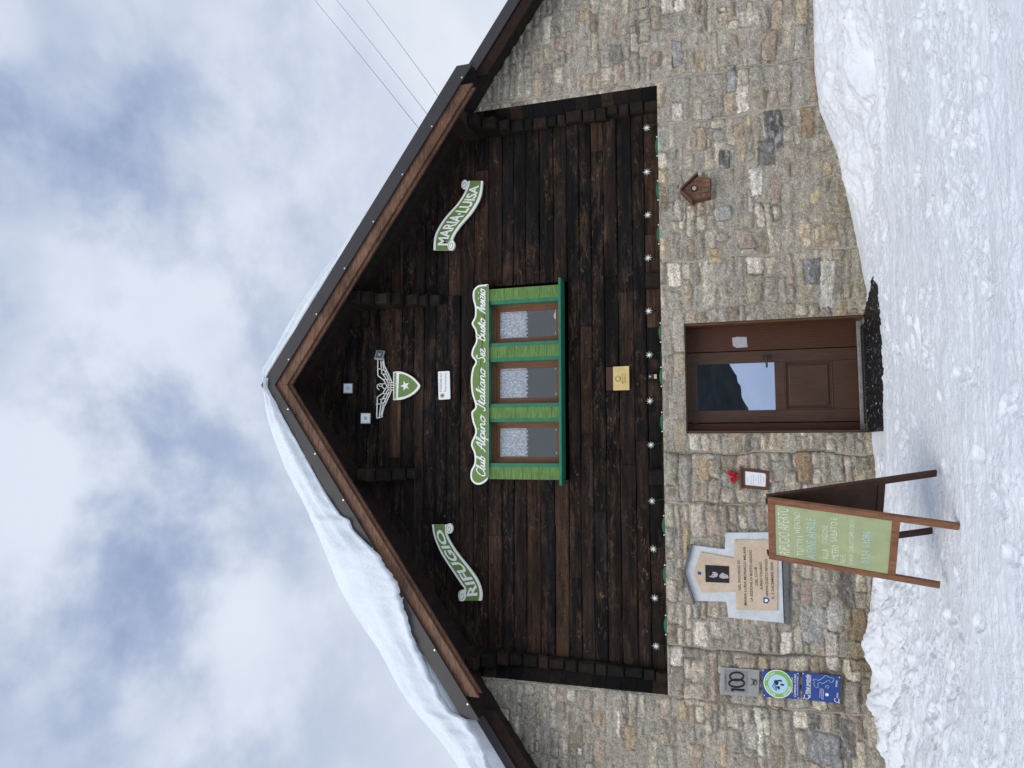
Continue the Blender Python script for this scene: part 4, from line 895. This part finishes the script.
a, b = at(445.3, 391.5, Y), at(445.3, 373, Y); fit_text(mb, 'Punto di soccorso', (a.x+b.x)/2, a.z, b.x-a.x, .034, Y-.002)
mb.build('lettering', M['greyink'], root)
mb = MB(); c = at(442.3, 395.6, Y)
for k2 in range(4): an = k2*math.pi/4; mb.bar((c.x-.022*math.cos(an), Y-.002, c.z-.022*math.sin(an)), (c.x+.022*math.cos(an), Y-.002, c.z+.022*math.sin(an)), .006, .002, side=Vector((math.sin(an), 0, -math.cos(an))))
mb.tube([(c.x+.027*math.cos(k2*math.pi/8), Y-.002, c.z+.027*math.sin(k2*math.pi/8)) for k2 in range(17)], .003, 5); mb.build('round_logo', M['creamink'], root)

# cream square plate
root = thing('cream_plate', 'square cream plate with a brown horn emblem on dark planks below the windows', 'plate', (at(621, 378, Y).x, Y, at(629, 378, Y).z))
mb = MB(); mb.prism(pxy([(613, 366.8), (629, 366), (629.3, 390), (613.3, 390.4)], Y), Y, Y+.012); mb.build('plate', M['cream'], root)
mb = MB(); c = at(618, 378.8, Y); mb.tube([(c.x+.036*math.cos(.6+k2*math.pi/9), Y-.002, c.z+.032*math.sin(.6+k2*math.pi/9)) for k2 in range(17)], .004, 5); mb.build('horn_emblem', M['creamink'], root)
mb = MB(); a = at(622.5, 378.5, Y); fit_text(mb, 'BUSTO', a.x, a.z, .13, .022, Y-.002); a = at(625, 378.5, Y); fit_text(mb, 'ARSIZIO', a.x, a.z, .13, .02, Y-.002); mb.build('lettering', M['creamink'], root)
Pb = pxy([(606, 367.5), (612.8, 367), (613, 390), (606.3, 390.6)], Y); mb = MB(); mb.prism(Pb, Y+.002, Y+.035); mb.build('wooden_block', M['signdark'], root)

# ------------------------------------------------------------------ flood lights
def flood(px, py, w_, h_, frame, face, label, yaw_=0, pitch_=.35):
    Y = 9.66; c = at(px, py, Y); root = thing('flood_light', label, 'flood light', (c.x, YW, c.z), 'flood lights around the emblem')
    Rm = Matrix.Rotation(yaw_, 3, 'Z') @ Matrix.Rotation(pitch_, 3, 'X')
    def bx(m_, x0, x1, y0, y1, z0, z1): m_.hexa([c+Rm @ Vector(q) for q in [(x0, y0, z0), (x1, y0, z0), (x1, y1, z0), (x0, y1, z0), (x0, y0, z1), (x1, y0, z1), (x1, y1, z1), (x0, y1, z1)]])
    mb = MB(); bx(mb, -w_/2, w_/2, 0, .035, -h_/2, h_/2)
    for k2 in range(5): x = -w_/2+.02+k2*(w_-.04)/4; bx(mb, x-.004, x+.004, .036, .055, -h_/2+.01, h_/2-.01)
    mb.build('housing', frame, root, bevel=.004)
    mb = MB(); b = .012; bx(mb, -w_/2+b, w_/2-b, -.003, .001, -h_/2+b, h_/2-b); mb.build('glass_front', face, root)
    mb = MB(); bx(mb, -.022, .022, -.005, -.0032, -.022, .022); mb.build('led_chip', M['lampgrey'], root)
    mb = MB()
    for s in (-1, 1): mb.bar(c+Vector((s*(w_/2+.008), .02, 0)), c+Vector((s*(w_/2+.008), YW-Y-.01, -.01)), .006, .02)
    mb.bar(c+Vector((-w_/2-.01, YW-Y-.015, -.01)), c+Vector((w_/2+.01, YW-Y-.015, -.01)), .02, .006, side=Vector((0, 0, 1))); mb.tube([c+Vector((0, .03, 0)), c+Vector((.03, .09, -.06)), c+Vector((0, YW-Y, -.09))], .005, 6); mb.build('bracket', M['black'], root)
flood(348, 388.3, .155, .145, M['housing'], M['lampface'], 'square dark framed flood light nearest the ridge above the eagle emblem')
flood(365.5, 418.3, .155, .145, M['lampgrey'], M['lampface2'], 'square light grey flood light beside the eagle wing tip on the RIFUGIO side')
flood(379.5, 354.5, .15, .125, M['lampgrey'], M['housing'], 'grey flood light turned sideways behind the eagle wing tip on the MARIA LUISA side', .5, .2)

# ------------------------------------------------------------------ star garland along the ledge
root = thing('star_garland', 'string of small white stars with green leaves along the ledge under the timber', 'string lights', (X0, YW-.05, ZL))
stars = [(647, 128), (647, 172), (648, 215), (648.3, 258), (648.8, 311), (649.4, 355), (650, 401), (651, 445), (652, 501), (653.3, 549), (654.8, 598), (656, 646)]
leaves = [147, 191, 235, 333, 377, 422, 525, 574, 624]
sm = None; Y = YW-.07
for px, py in stars:
    c = at(px, py, Y); mb = MB()
    for lay in range(2):
        P_ = []
        for k2 in range(16):
            r = (.052 if k2 % 2 == 0 else .010)*random.uniform(.9, 1.1)*(1 if lay == 0 else .8); an = k2*math.pi/8+lay*.2+random.uniform(-.06, .06); P_.append((c.x+r*math.cos(an), c.z+r*math.sin(an)))
        mb.prism(P_, Y-.012+lay*.014, Y-.002+lay*.014)
    mb.build('star', M['white'], root)
cab = MB(); allp = []
for i, (px, py) in enumerate(stars):
    c = at(px, py, Y); cab.tube([(c.x, Y+.005, c.z), (c.x+.02, Y+.0, c.z-.03), (c.x+.012, Y-.01, c.z-.07), (c.x+.03, YW-.10, ZL+.02)], .003, 6)
xa_, xb_ = at(656, 660, Y).x, at(647, 118, Y).x; npt = 90
cab.tube([(xa_+(xb_-xa_)*k2/npt, YW-.10+.012*math.sin(k2*.9), ZL+.018+.008*math.sin(k2*1.7)) for k2 in range(npt+1)], .005, 6); cab.build('cable', M['garland'], root)
for ly in leaves:
    a, b = at(656, ly+9.5, YW-.1), at(656, ly-9.5, YW-.1); mb = MB(); n = 14; cx_ = (a.x+b.x)/2; hw = (b.x-a.x)*.42
    mb.prism([(cx_+hw*math.cos(math.pi*2*k2/n), ZL+.012+.034*math.sin(math.pi*2*k2/n)) for k2 in range(n)], YW-.125, YW-.10); mb.build('leaf', M['leaf'], root)
    for e in (a.x, b.x):
        mb = MB(); mb.disc(e, ZL+.022, .009, YW-.12, YW-.10, 10); mb.build('bead', M['white'], root)
# small wall lamp above the door on the ledge
Y = 9.72; c = at(651.5, 376.5, Y); root = thing('sensor_lamp', 'tiny black sensor lamp with a pale sticker on the bottom plank above the door', 'lamp', (c.x, Y, c.z-.04))
mb = MB(); mb.box(c.x-.035, c.x+.035, Y, YW+.0, c.z-.03, c.z+.04); mb.build('casing', M['black'], root, bevel=.006)
mb = MB(); mb.disc(c.x, c.z+.018, .014, Y-.008, Y+.002, 14); mb.build('lens', M['lampgrey'], root)
c2 = at(655, 376.5, Y); mb = MB(); mb.box(c2.x-.028, c2.x+.028, Y-.006, Y+.02, c2.z-.022, c2.z+.012); mb.build('sticker', M['cream'], root)

# ------------------------------------------------------------------ sticker on the door side panel
Y = dy+.003; P = pxy([(732, 338), (737, 336.8), (746.5, 337), (747.5, 347), (737, 348), (733, 346)], Y)
root_s = MB(); root_s.prism(P, Y-.003, Y); o = root_s.build('sticker', M['ply'], None); tag(o, 'faded grey sticker on the reeded panel near the door handle', 'sticker')

# ------------------------------------------------------------------ bird-house ornament on the right wall
Y = D-.17; c0 = at(696, 187, Y); root = thing('bird_house', 'little brown wooden bird house hung alone on the bare stone wall', 'bird house', (c0.x, D-.02, at(711, 187, D-.1).z))
ap = at(681, 190, Y); re = at(698, 173.5, Y); le = at(693, 201.5, Y); br_ = at(711, 177.5, Y); bl = at(710.5, 196.5, Y)
ybk = D-.02
mb = MB()
def slabp(a_, b_, th):
    d_ = Vector((b_.x-a_.x, b_.z-a_.z)).normalized(); n_ = Vector((-d_.y, d_.x)); n_ = n_ if n_.y > 0 else -n_
    mb.prism([(a_.x, a_.z), (b_.x, b_.z), (b_.x+n_.x*th, b_.z+n_.y*th), (a_.x+n_.x*th, a_.z+n_.y*th)], Y-.035, ybk)
slabp(ap, re, .018); slabp(ap, le, .018); mb.build('roof', M['oldwood'], root, bevel=.003)
bod = [(ap.x, ap.z-.012), (re.x-.035, re.z+.012), (br_.x, br_.z), (bl.x, bl.z), (bl.x-.01, bl.z+.09), (le.x+.02, le.z-.0+.015)]
mb = MB(); mb.prism(bod, Y+.012, ybk); mb.build('body', M['oldwood'], root, bevel=.003)
mb = MB(); 
for i in range(4):
    t_ = (i+.5)/4; x = bl.x+(br_.x-bl.x)*t_; mb.box(x-.026, x+.026, Y, Y+.012, bl.z+.004, bl.z+.10)
mb.build('slats', M['barge'], root)
hc = at(694, 188.5, Y); mb = MB(); mb.disc(hc.x, hc.z, .042, Y-.002, Y+.014, 22); mb.build('round_opening', M['signdark'], root)
mb = MB()
for k2 in range(6): an = k2*math.pi/3; mb.disc(hc.x+.018*math.cos(an), hc.z-.004+.018*math.sin(an), .009, Y-.012, Y, 8)
mb.disc(hc.x, hc.z, .012, Y-.015, Y, 10); mb.build('flower', M['portraitl'], root)

# ------------------------------------------------------------------ notice frame with red bow
Y = D-.05; c0 = at(755, 479, Y); root = thing('notice_frame', 'small wooden framed notice hung by a red bow between plaque and door', 'notice', (c0.x, Y, at(770, 479, Y).z))
fp = pxy([(741, 468), (769.5, 471), (769, 490.3), (741, 488)], Y)
mb = MB(); mb.prism(fp, Y+.012, Y+.03); mb.build('backboard', M['brown'], root, bevel=.002)
mb = MB(); inn = pxy([(745, 471.2), (766, 473.5), (765.5, 487), (745, 485)], Y)
for i in range(4):
    a_, b_ = fp[i], fp[(i+1) % 4]; c_, d_ = inn[(i+1) % 4], inn[i]; mb.prism([a_, b_, c_, d_], Y-.006, Y+.013)
mb.build('frame', M['brown'], root, bevel=.003)
mb = MB(); a_, b_ = at(740.3, 466, Y), at(740.8, 490, Y); mb.prism([(a_.x, a_.z-.01), (b_.x, b_.z-.01), (b_.x, b_.z+.012), (a_.x, a_.z+.012)], Y-.03, Y+.03); mb.build('ledge', M['barge'], root)
mb = MB(); mb.prism(inn, Y+.004, Y+.0115); mb.build('paper', M['paper'], root)
mb = MB(); i_ = 0
for px in (747.5, 750.5, 753, 755.5, 758, 760.5, 763):
    a, b = at(px, 484.5, Y), at(px+.6, 474.5, Y); fit_text(mb, ['ORARI', 'Aperto tutti i', 'fine settimana', 'e festivi', 'prenotazioni', 'tel. 0324 63086', 'grazie'][i_], (a.x+b.x)/2, (a.z+b.z)/2, (b.x-a.x)*(.5 if i_ in (0, 3, 6) else .95), .014, Y+.0025); i_ += 1
mb.build('lettering', M['greyink'], root)
mb = MB(); kn = at(733.5, 476.5, Y-.02)
for s, zz in ((1, .03), (-1, -.0)):
    pts3 = [kn, kn+Vector((s*.035, -.01, .03+zz)), kn+Vector((s*.06, -.012, .0+zz)), kn+Vector((s*.035, -.005, -.02+zz*.5)), kn]; mb.tube(smooth_line(pts3, 5), [.010+.008*math.sin(k2/20*math.pi) for k2 in range(21)], 7)
for s in (-1, 1): mb.tube([kn, kn+Vector((s*.02, -.008, -.04)), kn+Vector((s*.035, -.004, -.075))], [.010, .012, .007], 7)
mb.tube([kn+Vector((0, -.015, -.015)), kn+Vector((0, -.015, .015))], .017, 8); mb.build('bow', M['red'], root, smooth=True)
mb = MB(); mb.tube([kn, at(741, 468.5, Y)], .003, 5); mb.tube([kn, at(741, 487, Y)], .003, 5); mb.build('hanging_cord', M['black'], root)

# ------------------------------------------------------------------ memorial plaque
Yb = D-.055; root = thing('memorial_plaque', 'white plastered memorial niche with pink stone plaque and dark portrait photo', 'plaque', (at(740, 580, D).x, D, at(792, 580, D).z))
# zoom source: origin (685,530) scale 9.309
def K(pts_, Y): return zm(pts_, 685, 530, 9.309, Y)
outp = [(0, 395), (70, 140), (370, 180), (378, 25), (890, 20), (921, 866), (404, 816), (385, 668), (90, 660)]
mb = MB(); mb.prism(K(outp, Yb), Yb, D+.01); mb.build('plaster_surround', M['plaster'], root, bevel=.006)
mb = MB(); mb.prism(K([(-22, 395), (52, 135), (72, 140), (2, 395), (92, 672), (80, 695)], Yb-.01), Yb-.05, D+.01); mb.build('slate_cap', M['concrete'], root, bevel=.004)
mb = MB(); 
pl = K([(900, 15), (960, 25), (975, 880), (924, 872)], D-.02); mb.prism(pl, D-.045, D+.01); mb.build('cement_ledge', M['concrete'], root, bevel=.01)
Yp = Yb-.018
mb = MB(); mb.prism(K([(78, 405), (145, 205), (458, 262), (458, 92), (862, 95), (862, 752), (480, 742), (470, 575), (155, 585)], Yp), Yp, Yb+.01); mb.build('stone_plaque', M['marble'], root, bevel=.004)
# photograph: a dark formal portrait, face in three-quarter light and a pale blouse
mb = MB(); mb.prism(K([(188, 325), (410, 337), (412, 493), (192, 483)], Yp), Yp-.006, Yp+.002); ph = mb.build('portrait', M['portrait'], root)
mb = MB()
def ell(cx, cy, rx_, ry_, dz=0.): return [(cx+rx_*math.cos(2*math.pi*k2/18), cy+ry_*math.sin(2*math.pi*k2/18)) for k2 in range(18)]
mb.prism(K(ell(262, 415, 46, 27), Yp), Yp-.0075, Yp-.005); mb.prism(K([(318, 425), (345, 395), (400, 420), (408, 448), (350, 452), (322, 440)], Yp), Yp-.0075, Yp-.005); mb.build('portrait_figure', M['portraitl'], ph)
mb = MB(); mb.prism(K(ell(232, 398, 24, 30), Yp), Yp-.0085, Yp-.0072); mb.prism(K(ell(262, 404, 5, 4), Yp), Yp-.0085, Yp-.0072); mb.prism(K(ell(262, 425, 5, 4), Yp), Yp-.0085, Yp-.0072); mb.build('portrait_shade', M['portrait'], ph)
mb = MB()
for body, x, ya, yb in (('NEL RICORDO DI', 503, 560, 285), ('MARIA LUISA MONACO MILANI', 557, 700, 160), ('LA SEZIONE DI BUSTO ARSIZIO', 614, 665, 185), ('DEL CLUB', 660, 515, 345), ('ALPINO ITALIANO', 707, 558, 300), ('APRIVA QUESTO RIFUGIO', 758, 615, 272), ('IL 5 DICEMBRE 2005', 812, 640, 300)):
    (ax_, az_), (bx_, bz_) = K([(x+6, ya), (x-4, yb)], Yp); fit_text(mb, body, (ax_+bx_)/2, (az_+bz_)/2, bx_-ax_, .030, Yp-.002, rot=math.atan2(bz_-az_, bx_-ax_), bold=.012)
mb.build('inscription', M['engrave'], root)
mb = MB(); mb.prism(K([(728, 628), (732, 680), (765, 685), (790, 655), (770, 626)], Yp), Yp-.003, Yp+.001); mb.prism(K([(115, 385), (120, 415), (150, 418), (152, 392)], Yp), Yp-.003, Yp+.001); mb.build('crest', M['blue'], root)
mb = MB(); mb.prism(K([(742, 642), (744, 668), (760, 670), (774, 655), (764, 640)], Yp), Yp-.0045, Yp-.002); mb.build('crest_star', M['white'], root)

# ------------------------------------------------------------------ three plates on the left pier
Y = D-.072
def S(pts_, Y=Y): return zm(pts_, 715, 655, 7.877, Y)
root = thing('anniversary_plate', 'brushed grey metal plate with the black number 100 on the stone pier', 'plate', (at(740, 684, Y).x, Y, at(758, 684, Y).z))
mb = MB(); mb.prism(S([(45, 95), (350, 118), (345, 330), (40, 312)]), Y, Y+.012); mb.build('plate', M['steel'], root, bevel=.003)
mb = MB(); mb.prism(S([(72, 115), (260, 130), (256, 300), (68, 288)]), Y-.004, Y+.002); mb.build('inset_panel', M['steel2'], root)
mb = MB()
def ring(cx, cy, rx_, ry_, rad=.011):
    P = S([(cx+rx_*math.cos(2*math.pi*k2/26), cy+ry_*math.sin(2*math.pi*k2/26)) for k2 in range(27)]); mb.tube([(a, Y-.006, b) for a, b in P], rad, 8)
ring(170, 168, 54, 32); ring(170, 222, 60, 30); P = S([(128, 268), (232, 277)]); mb.tube([(P[0][0], Y-.006, P[0][1]), (P[1][0], Y-.006, P[1][1])], .012, 8); P = S([(128, 268), (140, 286)]); mb.tube([(P[0][0], Y-.006, P[0][1]), (P[1][0], Y-.006, P[1][1])], .010, 8)
mb.build('number', M['ink'], root)
mb = MB(); (a, b), (c, d) = S([(84, 275), (86, 150)]); fit_text(mb, '1922 RIFUGIO', (a+c)/2, (b+d)/2, c-a, .02, Y-.006)
P = S([(283, 180), (283, 240)]); 
for seg in ([(280, 185), (325, 205)], [(280, 240), (325, 205)], [(298, 190), (300, 238)]):
    q = S(seg); mb.tube([(q[0][0], Y-.004, q[0][1]), (q[1][0], Y-.004, q[1][1])], .003, 5)
ring(318, 215, 12, 22, .003); mb.build('small_marks', M['ink'], root)
def screws(pts_, r):
    for a, b in S(pts_): m_ = MB(); m_.disc(a, b, .008, Y-.005, Y+.001, 10); m_.build('screw', M['screw'], r)
root = thing('trail_plate', 'blue enamel plate with a round green emblem, in the middle of three plates', 'plate', (at(780, 685, Y).x, Y, at(800, 685, Y).z))
mb = MB(); mb.prism(S([(372, 118), (668, 140), (665, 350), (374, 330)]), Y, Y+.010); mb.build('plate', M['blue'], root, bevel=.003)
cc = S([(496, 228)])[0]; R0 = .155
mb = MB(); mb.disc(cc[0], cc[1], R0+.006, Y-.002, Y+.001, 36); mb.build('emblem_rim', M['white'], root)
mb = MB(); mb.disc(cc[0], cc[1], R0-.004, Y-.005, Y, 36); mb.build('emblem_ring', M['lime'], root)
mb = MB(); mb.disc(cc[0], cc[1], R0*.70, Y-.007, Y-.001, 32); mb.build('emblem_disc', M['palebl'], root)
mb = MB()
def flat(pts_, y0): mb.prism([(cc[0]+a*R0, cc[1]+b*R0) for a, b in pts_], y0-.003, y0)
flat([(-.1, .18), (.22, .30), (.30, .05), (.12, -.05), (-.05, .02)], Y-.007); flat([(-.42, -.08), (-.28, .08), (-.1, .02), (-.22, -.14)], Y-.007); flat([(-.08, -.16), (.06, -.20), (.02, -.45), (-.08, -.42)], Y-.007)
flat([(.2, -.3), (.34, -.25), (.3, .02), (.22, 0)], Y-.007); mb.build('emblem_figure', M['ink'], root)
mb = MB()
for k2 in range(3): mb.tube([(cc[0]+R0*x_, Y-.008, cc[1]+R0*(z_+.0)) for x_, z_ in [(-.5+k2*.1, .1), (-.2+k2*.15, .42-.1*k2), (.1+.1*k2, .2)]], .004, 5)
mb.build('emblem_peaks', M['blue'], root)
mb = MB()
def arc_text(body, a0, a1, r, up):
    v, f = text2d(body, 1, 0, .01); x0 = min(p[0] for p in v); x1 = max(p[0] for p in v)
    def g_(x, z):
        an = a0+(a1-a0)*(x-x0)/(x1-x0); rr2 = r+(z*.035 if up else -z*.035); return (cc[0]+rr2*math.cos(an), Y-.007, cc[1]+rr2*math.sin(an))
    mb.add([g_(x, z) for x, z in v], f)
arc_text('RIFUGIO', R_(165), R_(105), R0*.84, True); arc_text('MONTANO', R_(75), R_(15), R0*.84, True); arc_text('SENTIERI', R_(205), R_(265), R0*.84, False)
mb.build('ring_lettering', M['white'], root)
mb = MB()
for body, x, ya, yb, hh in (('CLUB ALPINO ITALIANO', 606, 300, 175, .016), ('CAMMINA SICURO', 630, 330, 148, .026), ('sui sentieri di montagna', 648, 318, 165, .015)):
    (a, b), (c, d) = S([(x, ya), (x+2, yb)]); fit_text(mb, body, (a+c)/2, (b+d)/2, c-a, hh, Y-.002, rot=math.atan2(d-b, c-a))
mb.build('lettering', M['white'], root); screws([(378, 122), (388, 316), (654, 146), (656, 338)], root)
root = thing('sentinel_plate', 'blue enamel plate with a white outline map of Italy nearest the snow of three plates', 'plate', (at(821, 687, Y).x, Y, at(842, 687, Y).z))
mb = MB(); mb.prism(S([(686, 136), (992, 168), (985, 385), (686, 350)]), Y, Y+.010); mb.build('plate', M['blue'], root, bevel=.003)
mb = MB()
for body, x, ya, yb, hh in (('Rifugi sentinella', 724, 305, 152, .036), ('DEL CLIMA E DELL\'AMBIENTE', 746, 335, 158, .020), ('Comitato Scientifico', 824, 335, 262, .010), ('con il contributo', 838, 345, 260, .010), ('del Ministero', 850, 350, 270, .010), ('CNR ISAC', 962, 338, 298, .018), ('MONTAGNA', 955, 250, 200, .02)):
    (a, b), (c, d) = S([(x, ya), (x+4, yb)]); fit_text(mb, body, (a+c)/2, (b+d)/2, c-a, hh, Y-.002, rot=math.atan2(d-b, c-a), bold=.012)
mb.build('lettering', M['white'], root)
it = [(770, 195), (785, 205), (778, 225), (785, 250), (800, 258), (815, 250), (808, 225), (825, 215), (845, 225), (862, 218), (880, 205), (900, 198), (908, 215), (922, 218), (930, 205), (938, 190), (928, 180), (905, 178), (888, 165), (868, 160), (855, 175), (835, 190), (815, 200), (800, 195), (785, 188)]
mb = MB(); P = S(it+it[:1]); mb.tube([(a, Y-.001, b) for a, b in P], .0028, 5); P = S([(870, 245), (890, 240), (900, 250), (888, 262), (872, 258), (870, 245)]); mb.tube([(a, Y-.001, b) for a, b in P], .0028, 5); P = S([(900, 215), (915, 232), (905, 240), (892, 228)]); mb.build('italy_map', M['palebl'], root)
mb = MB(); 
for (x, y_, r) in ((722, 328, .026), (960, 355, .024)):
    a, b = S([(x, y_)])[0]; mb.tube([(a+r*math.cos(.7+k2*.33), Y-.001, b+r*math.sin(.7+k2*.33)) for k2 in range(16)], .004, 6)
a, b = S([(882, 312)])[0]; mb.disc(a, b, .018, Y-.003, Y+.001, 14); mb.build('round_logo', M['white'], root); screws([(694, 146), (696, 340), (980, 176), (978, 376)], root)

# ------------------------------------------------------------------ A-board
TR = Vector((-.377, 6.089, 1.480)); TL = Vector((-.889, 6.468, 1.475)); FR = Vector((-.519, 5.879, .235)); FL = Vector((-1.024, 6.268, .294)); BR = Vector((-.190, 6.324, .289)); BL = Vector((-.698, 6.708, .259))
root = thing('sandwich_board', 'wooden folding sandwich board with green chalkboard writing standing in the snow', 'sandwich board', (-.62, 6.29, .25))
Wd = (TL-TR).normalized(); wl = (TL-TR).length
def leg(a, b): d_ = (b-a).normalized(); return a, b+d_*.03
fd = ((FR-TR)+(FL-TL)).normalized(); bd = ((BR-TR)+(BL-TL)).normalized()
nrm = Wd.cross(fd).normalized(); nrm = nrm if nrm.y < 0 else -nrm
nb = Wd.cross(bd).normalized(); nb = nb if nb.y > 0 else -nb
fw_ = .052
def fp_(u, v, off=0): return TR+Wd*u+fd*v+nrm*off     # u from right to left, v down
for u, e in ((fw_/2, FR), (wl-fw_/2, FL)):
    mb = MB(); L1 = (e-TR-Wd*(0 if u < .1 else wl)).length; mb.bar(fp_(u, 0), fp_(u, L1-.0), fw_, .028, side=Wd); mb.build('front_leg', M['signwood'], root, bevel=.003)
pan = .86
mb = MB(); mb.bar(fp_(fw_+.001, fw_/2), fp_(wl-fw_-.001, fw_/2), .028-.002, fw_, side=nrm); mb.build('top_rail', M['signwood'], root, bevel=.003)
mb = MB(); mb.bar(fp_(fw_+.001, pan+fw_/2), fp_(wl-fw_-.001, pan+fw_/2), .028-.002, fw_, side=nrm); mb.build('bottom_rail', M['signwood'], root, bevel=.003)
def pane(u0, u1, v0, v1, o0, o1, fn, mbx): mbx.hexa([fn(u0, v0, o0), fn(u1, v0, o0), fn(u1, v0, o1), fn(u0, v0, o1), fn(u0, v1, o0), fn(u1, v1, o0), fn(u1, v1, o1), fn(u0, v1, o1)])
mb = MB(); pane(fw_-.002, wl-fw_+.002, fw_-.002, pan+.002, -.006, .004, fp_, mb); cbp = mb.build('chalkboard', M['chalkb'], root)
def chalk(body, v, u_l, u_r, hgt, m_, sl=0.):
    cx = (u_l+u_r)/2; 
    fit_text(m_, body, 0, 0, abs(u_l-u_r), hgt, 0, rot=sl, bold=-.014, fn=lambda x, z: fp_(cx-x+.002*math.sin(z*90), v-z+.0015*math.sin(x*130), .0052))
# board runs from pixel x 776 (top) to 889 (bottom)
mb = MB()
il, ir = wl-fw_-.01, fw_+.01; wi_ = il-ir
for body, v, a, b, hh in (('RIFUGIO APERTO', .115, .97, .03, .085), ('TUTTI I', .235, .95, .55, .05), ('WEEKEND', .215, .50, .08, .045), ('ALLA', .42, .93, .72, .045), ('STAGIONE', .415, .62, .25, .045), ('METEO', .49, .90, .62, .05), ('SABATO E', .475, .55, .08, .05), ('NEVE', .545, .95, .78, .04), ('WWW.CAIBUSTOARSIZIO.IT', .60, .96, .06, .032)):
    chalk(body, v, ir+wi_*a, ir+wi_*b, hh, mb, .02)
mb.build('chalk_writing', M['chalk'], cbp)
mb = MB(); chalk('A FINE APRILE', .315, ir+wi_*.97, ir+wi_*.15, .07, mb, .02); chalk('0324 63086', .70, ir+wi_*.88, ir+wi_*.25, .055, mb, .02); mb.build('blue_chalk_writing', M['chalkblue'], cbp)
def bp_(u, v, off=0): return TR+Wd*u+bd*v+nb*off+nb*.03
for u, e in ((fw_/2, BR), (wl-fw_/2, BL)):
    L1 = (e-TR-Wd*(0 if u < .1 else wl)).length; mb = MB(); mb.bar(bp_(u, 0), bp_(u, L1+.04), fw_, .028, side=Wd); mb.build('rear_leg', M['signdark'], root, bevel=.003)
mb = MB(); pane(fw_-.002, wl-fw_+.002, .02, .84, -.004, .006, bp_, mb); mb.build('rear_panel', M['signdark'], root)
mb = MB(); mb.bar(bp_(fw_+.001, .865), bp_(wl-fw_-.001, .865), .026, fw_, side=nb); mb.build('rear_rail', M['signdark'], root)
for u in (.05, wl-.05):
    mb = MB(); mb.bar(TR+Wd*(u-.02)+nb*.012+Vector((0, 0, .006)), TR+Wd*(u+.02)+nb*.012+Vector((0, 0, .006)), .03, .008, side=nb); mb.build('hinge', M['grate'], root)

# ------------------------------------------------------------------ overhead cables behind the roof
for i, (a, b) in enumerate((((308, 0), (412, 123)), ((330, 0), (420, 108)), ((360, 0), (432, 91)))):
    A1 = Vector((a[0], a[1], 0)); B1 = Vector((b[0], b[1], 0)); d_ = B1-A1; s0 = A1-d_*1.1; e1 = B1+d_*.35
    p0 = at(s0.x, s0.y, 34+i); p1 = at(e1.x, e1.y, 17+i*.5); mb = MB(); n = 24
    mb.tube([p0.lerp(p1, k2/n)-Vector((0, 0, 1))*.9*4*(k2/n)*(1-k2/n)*.3 for k2 in range(n+1)], .0075, 6)
    o = mb.build('overhead_cable', M['cable']); tag(o, ['thin overhead cable that meets the roof edge nearest the ridge', 'middle one of the three thin overhead cables against the sky', 'thin overhead cable that meets the roof edge farthest from the ridge'][i], 'cable', 'overhead cables')
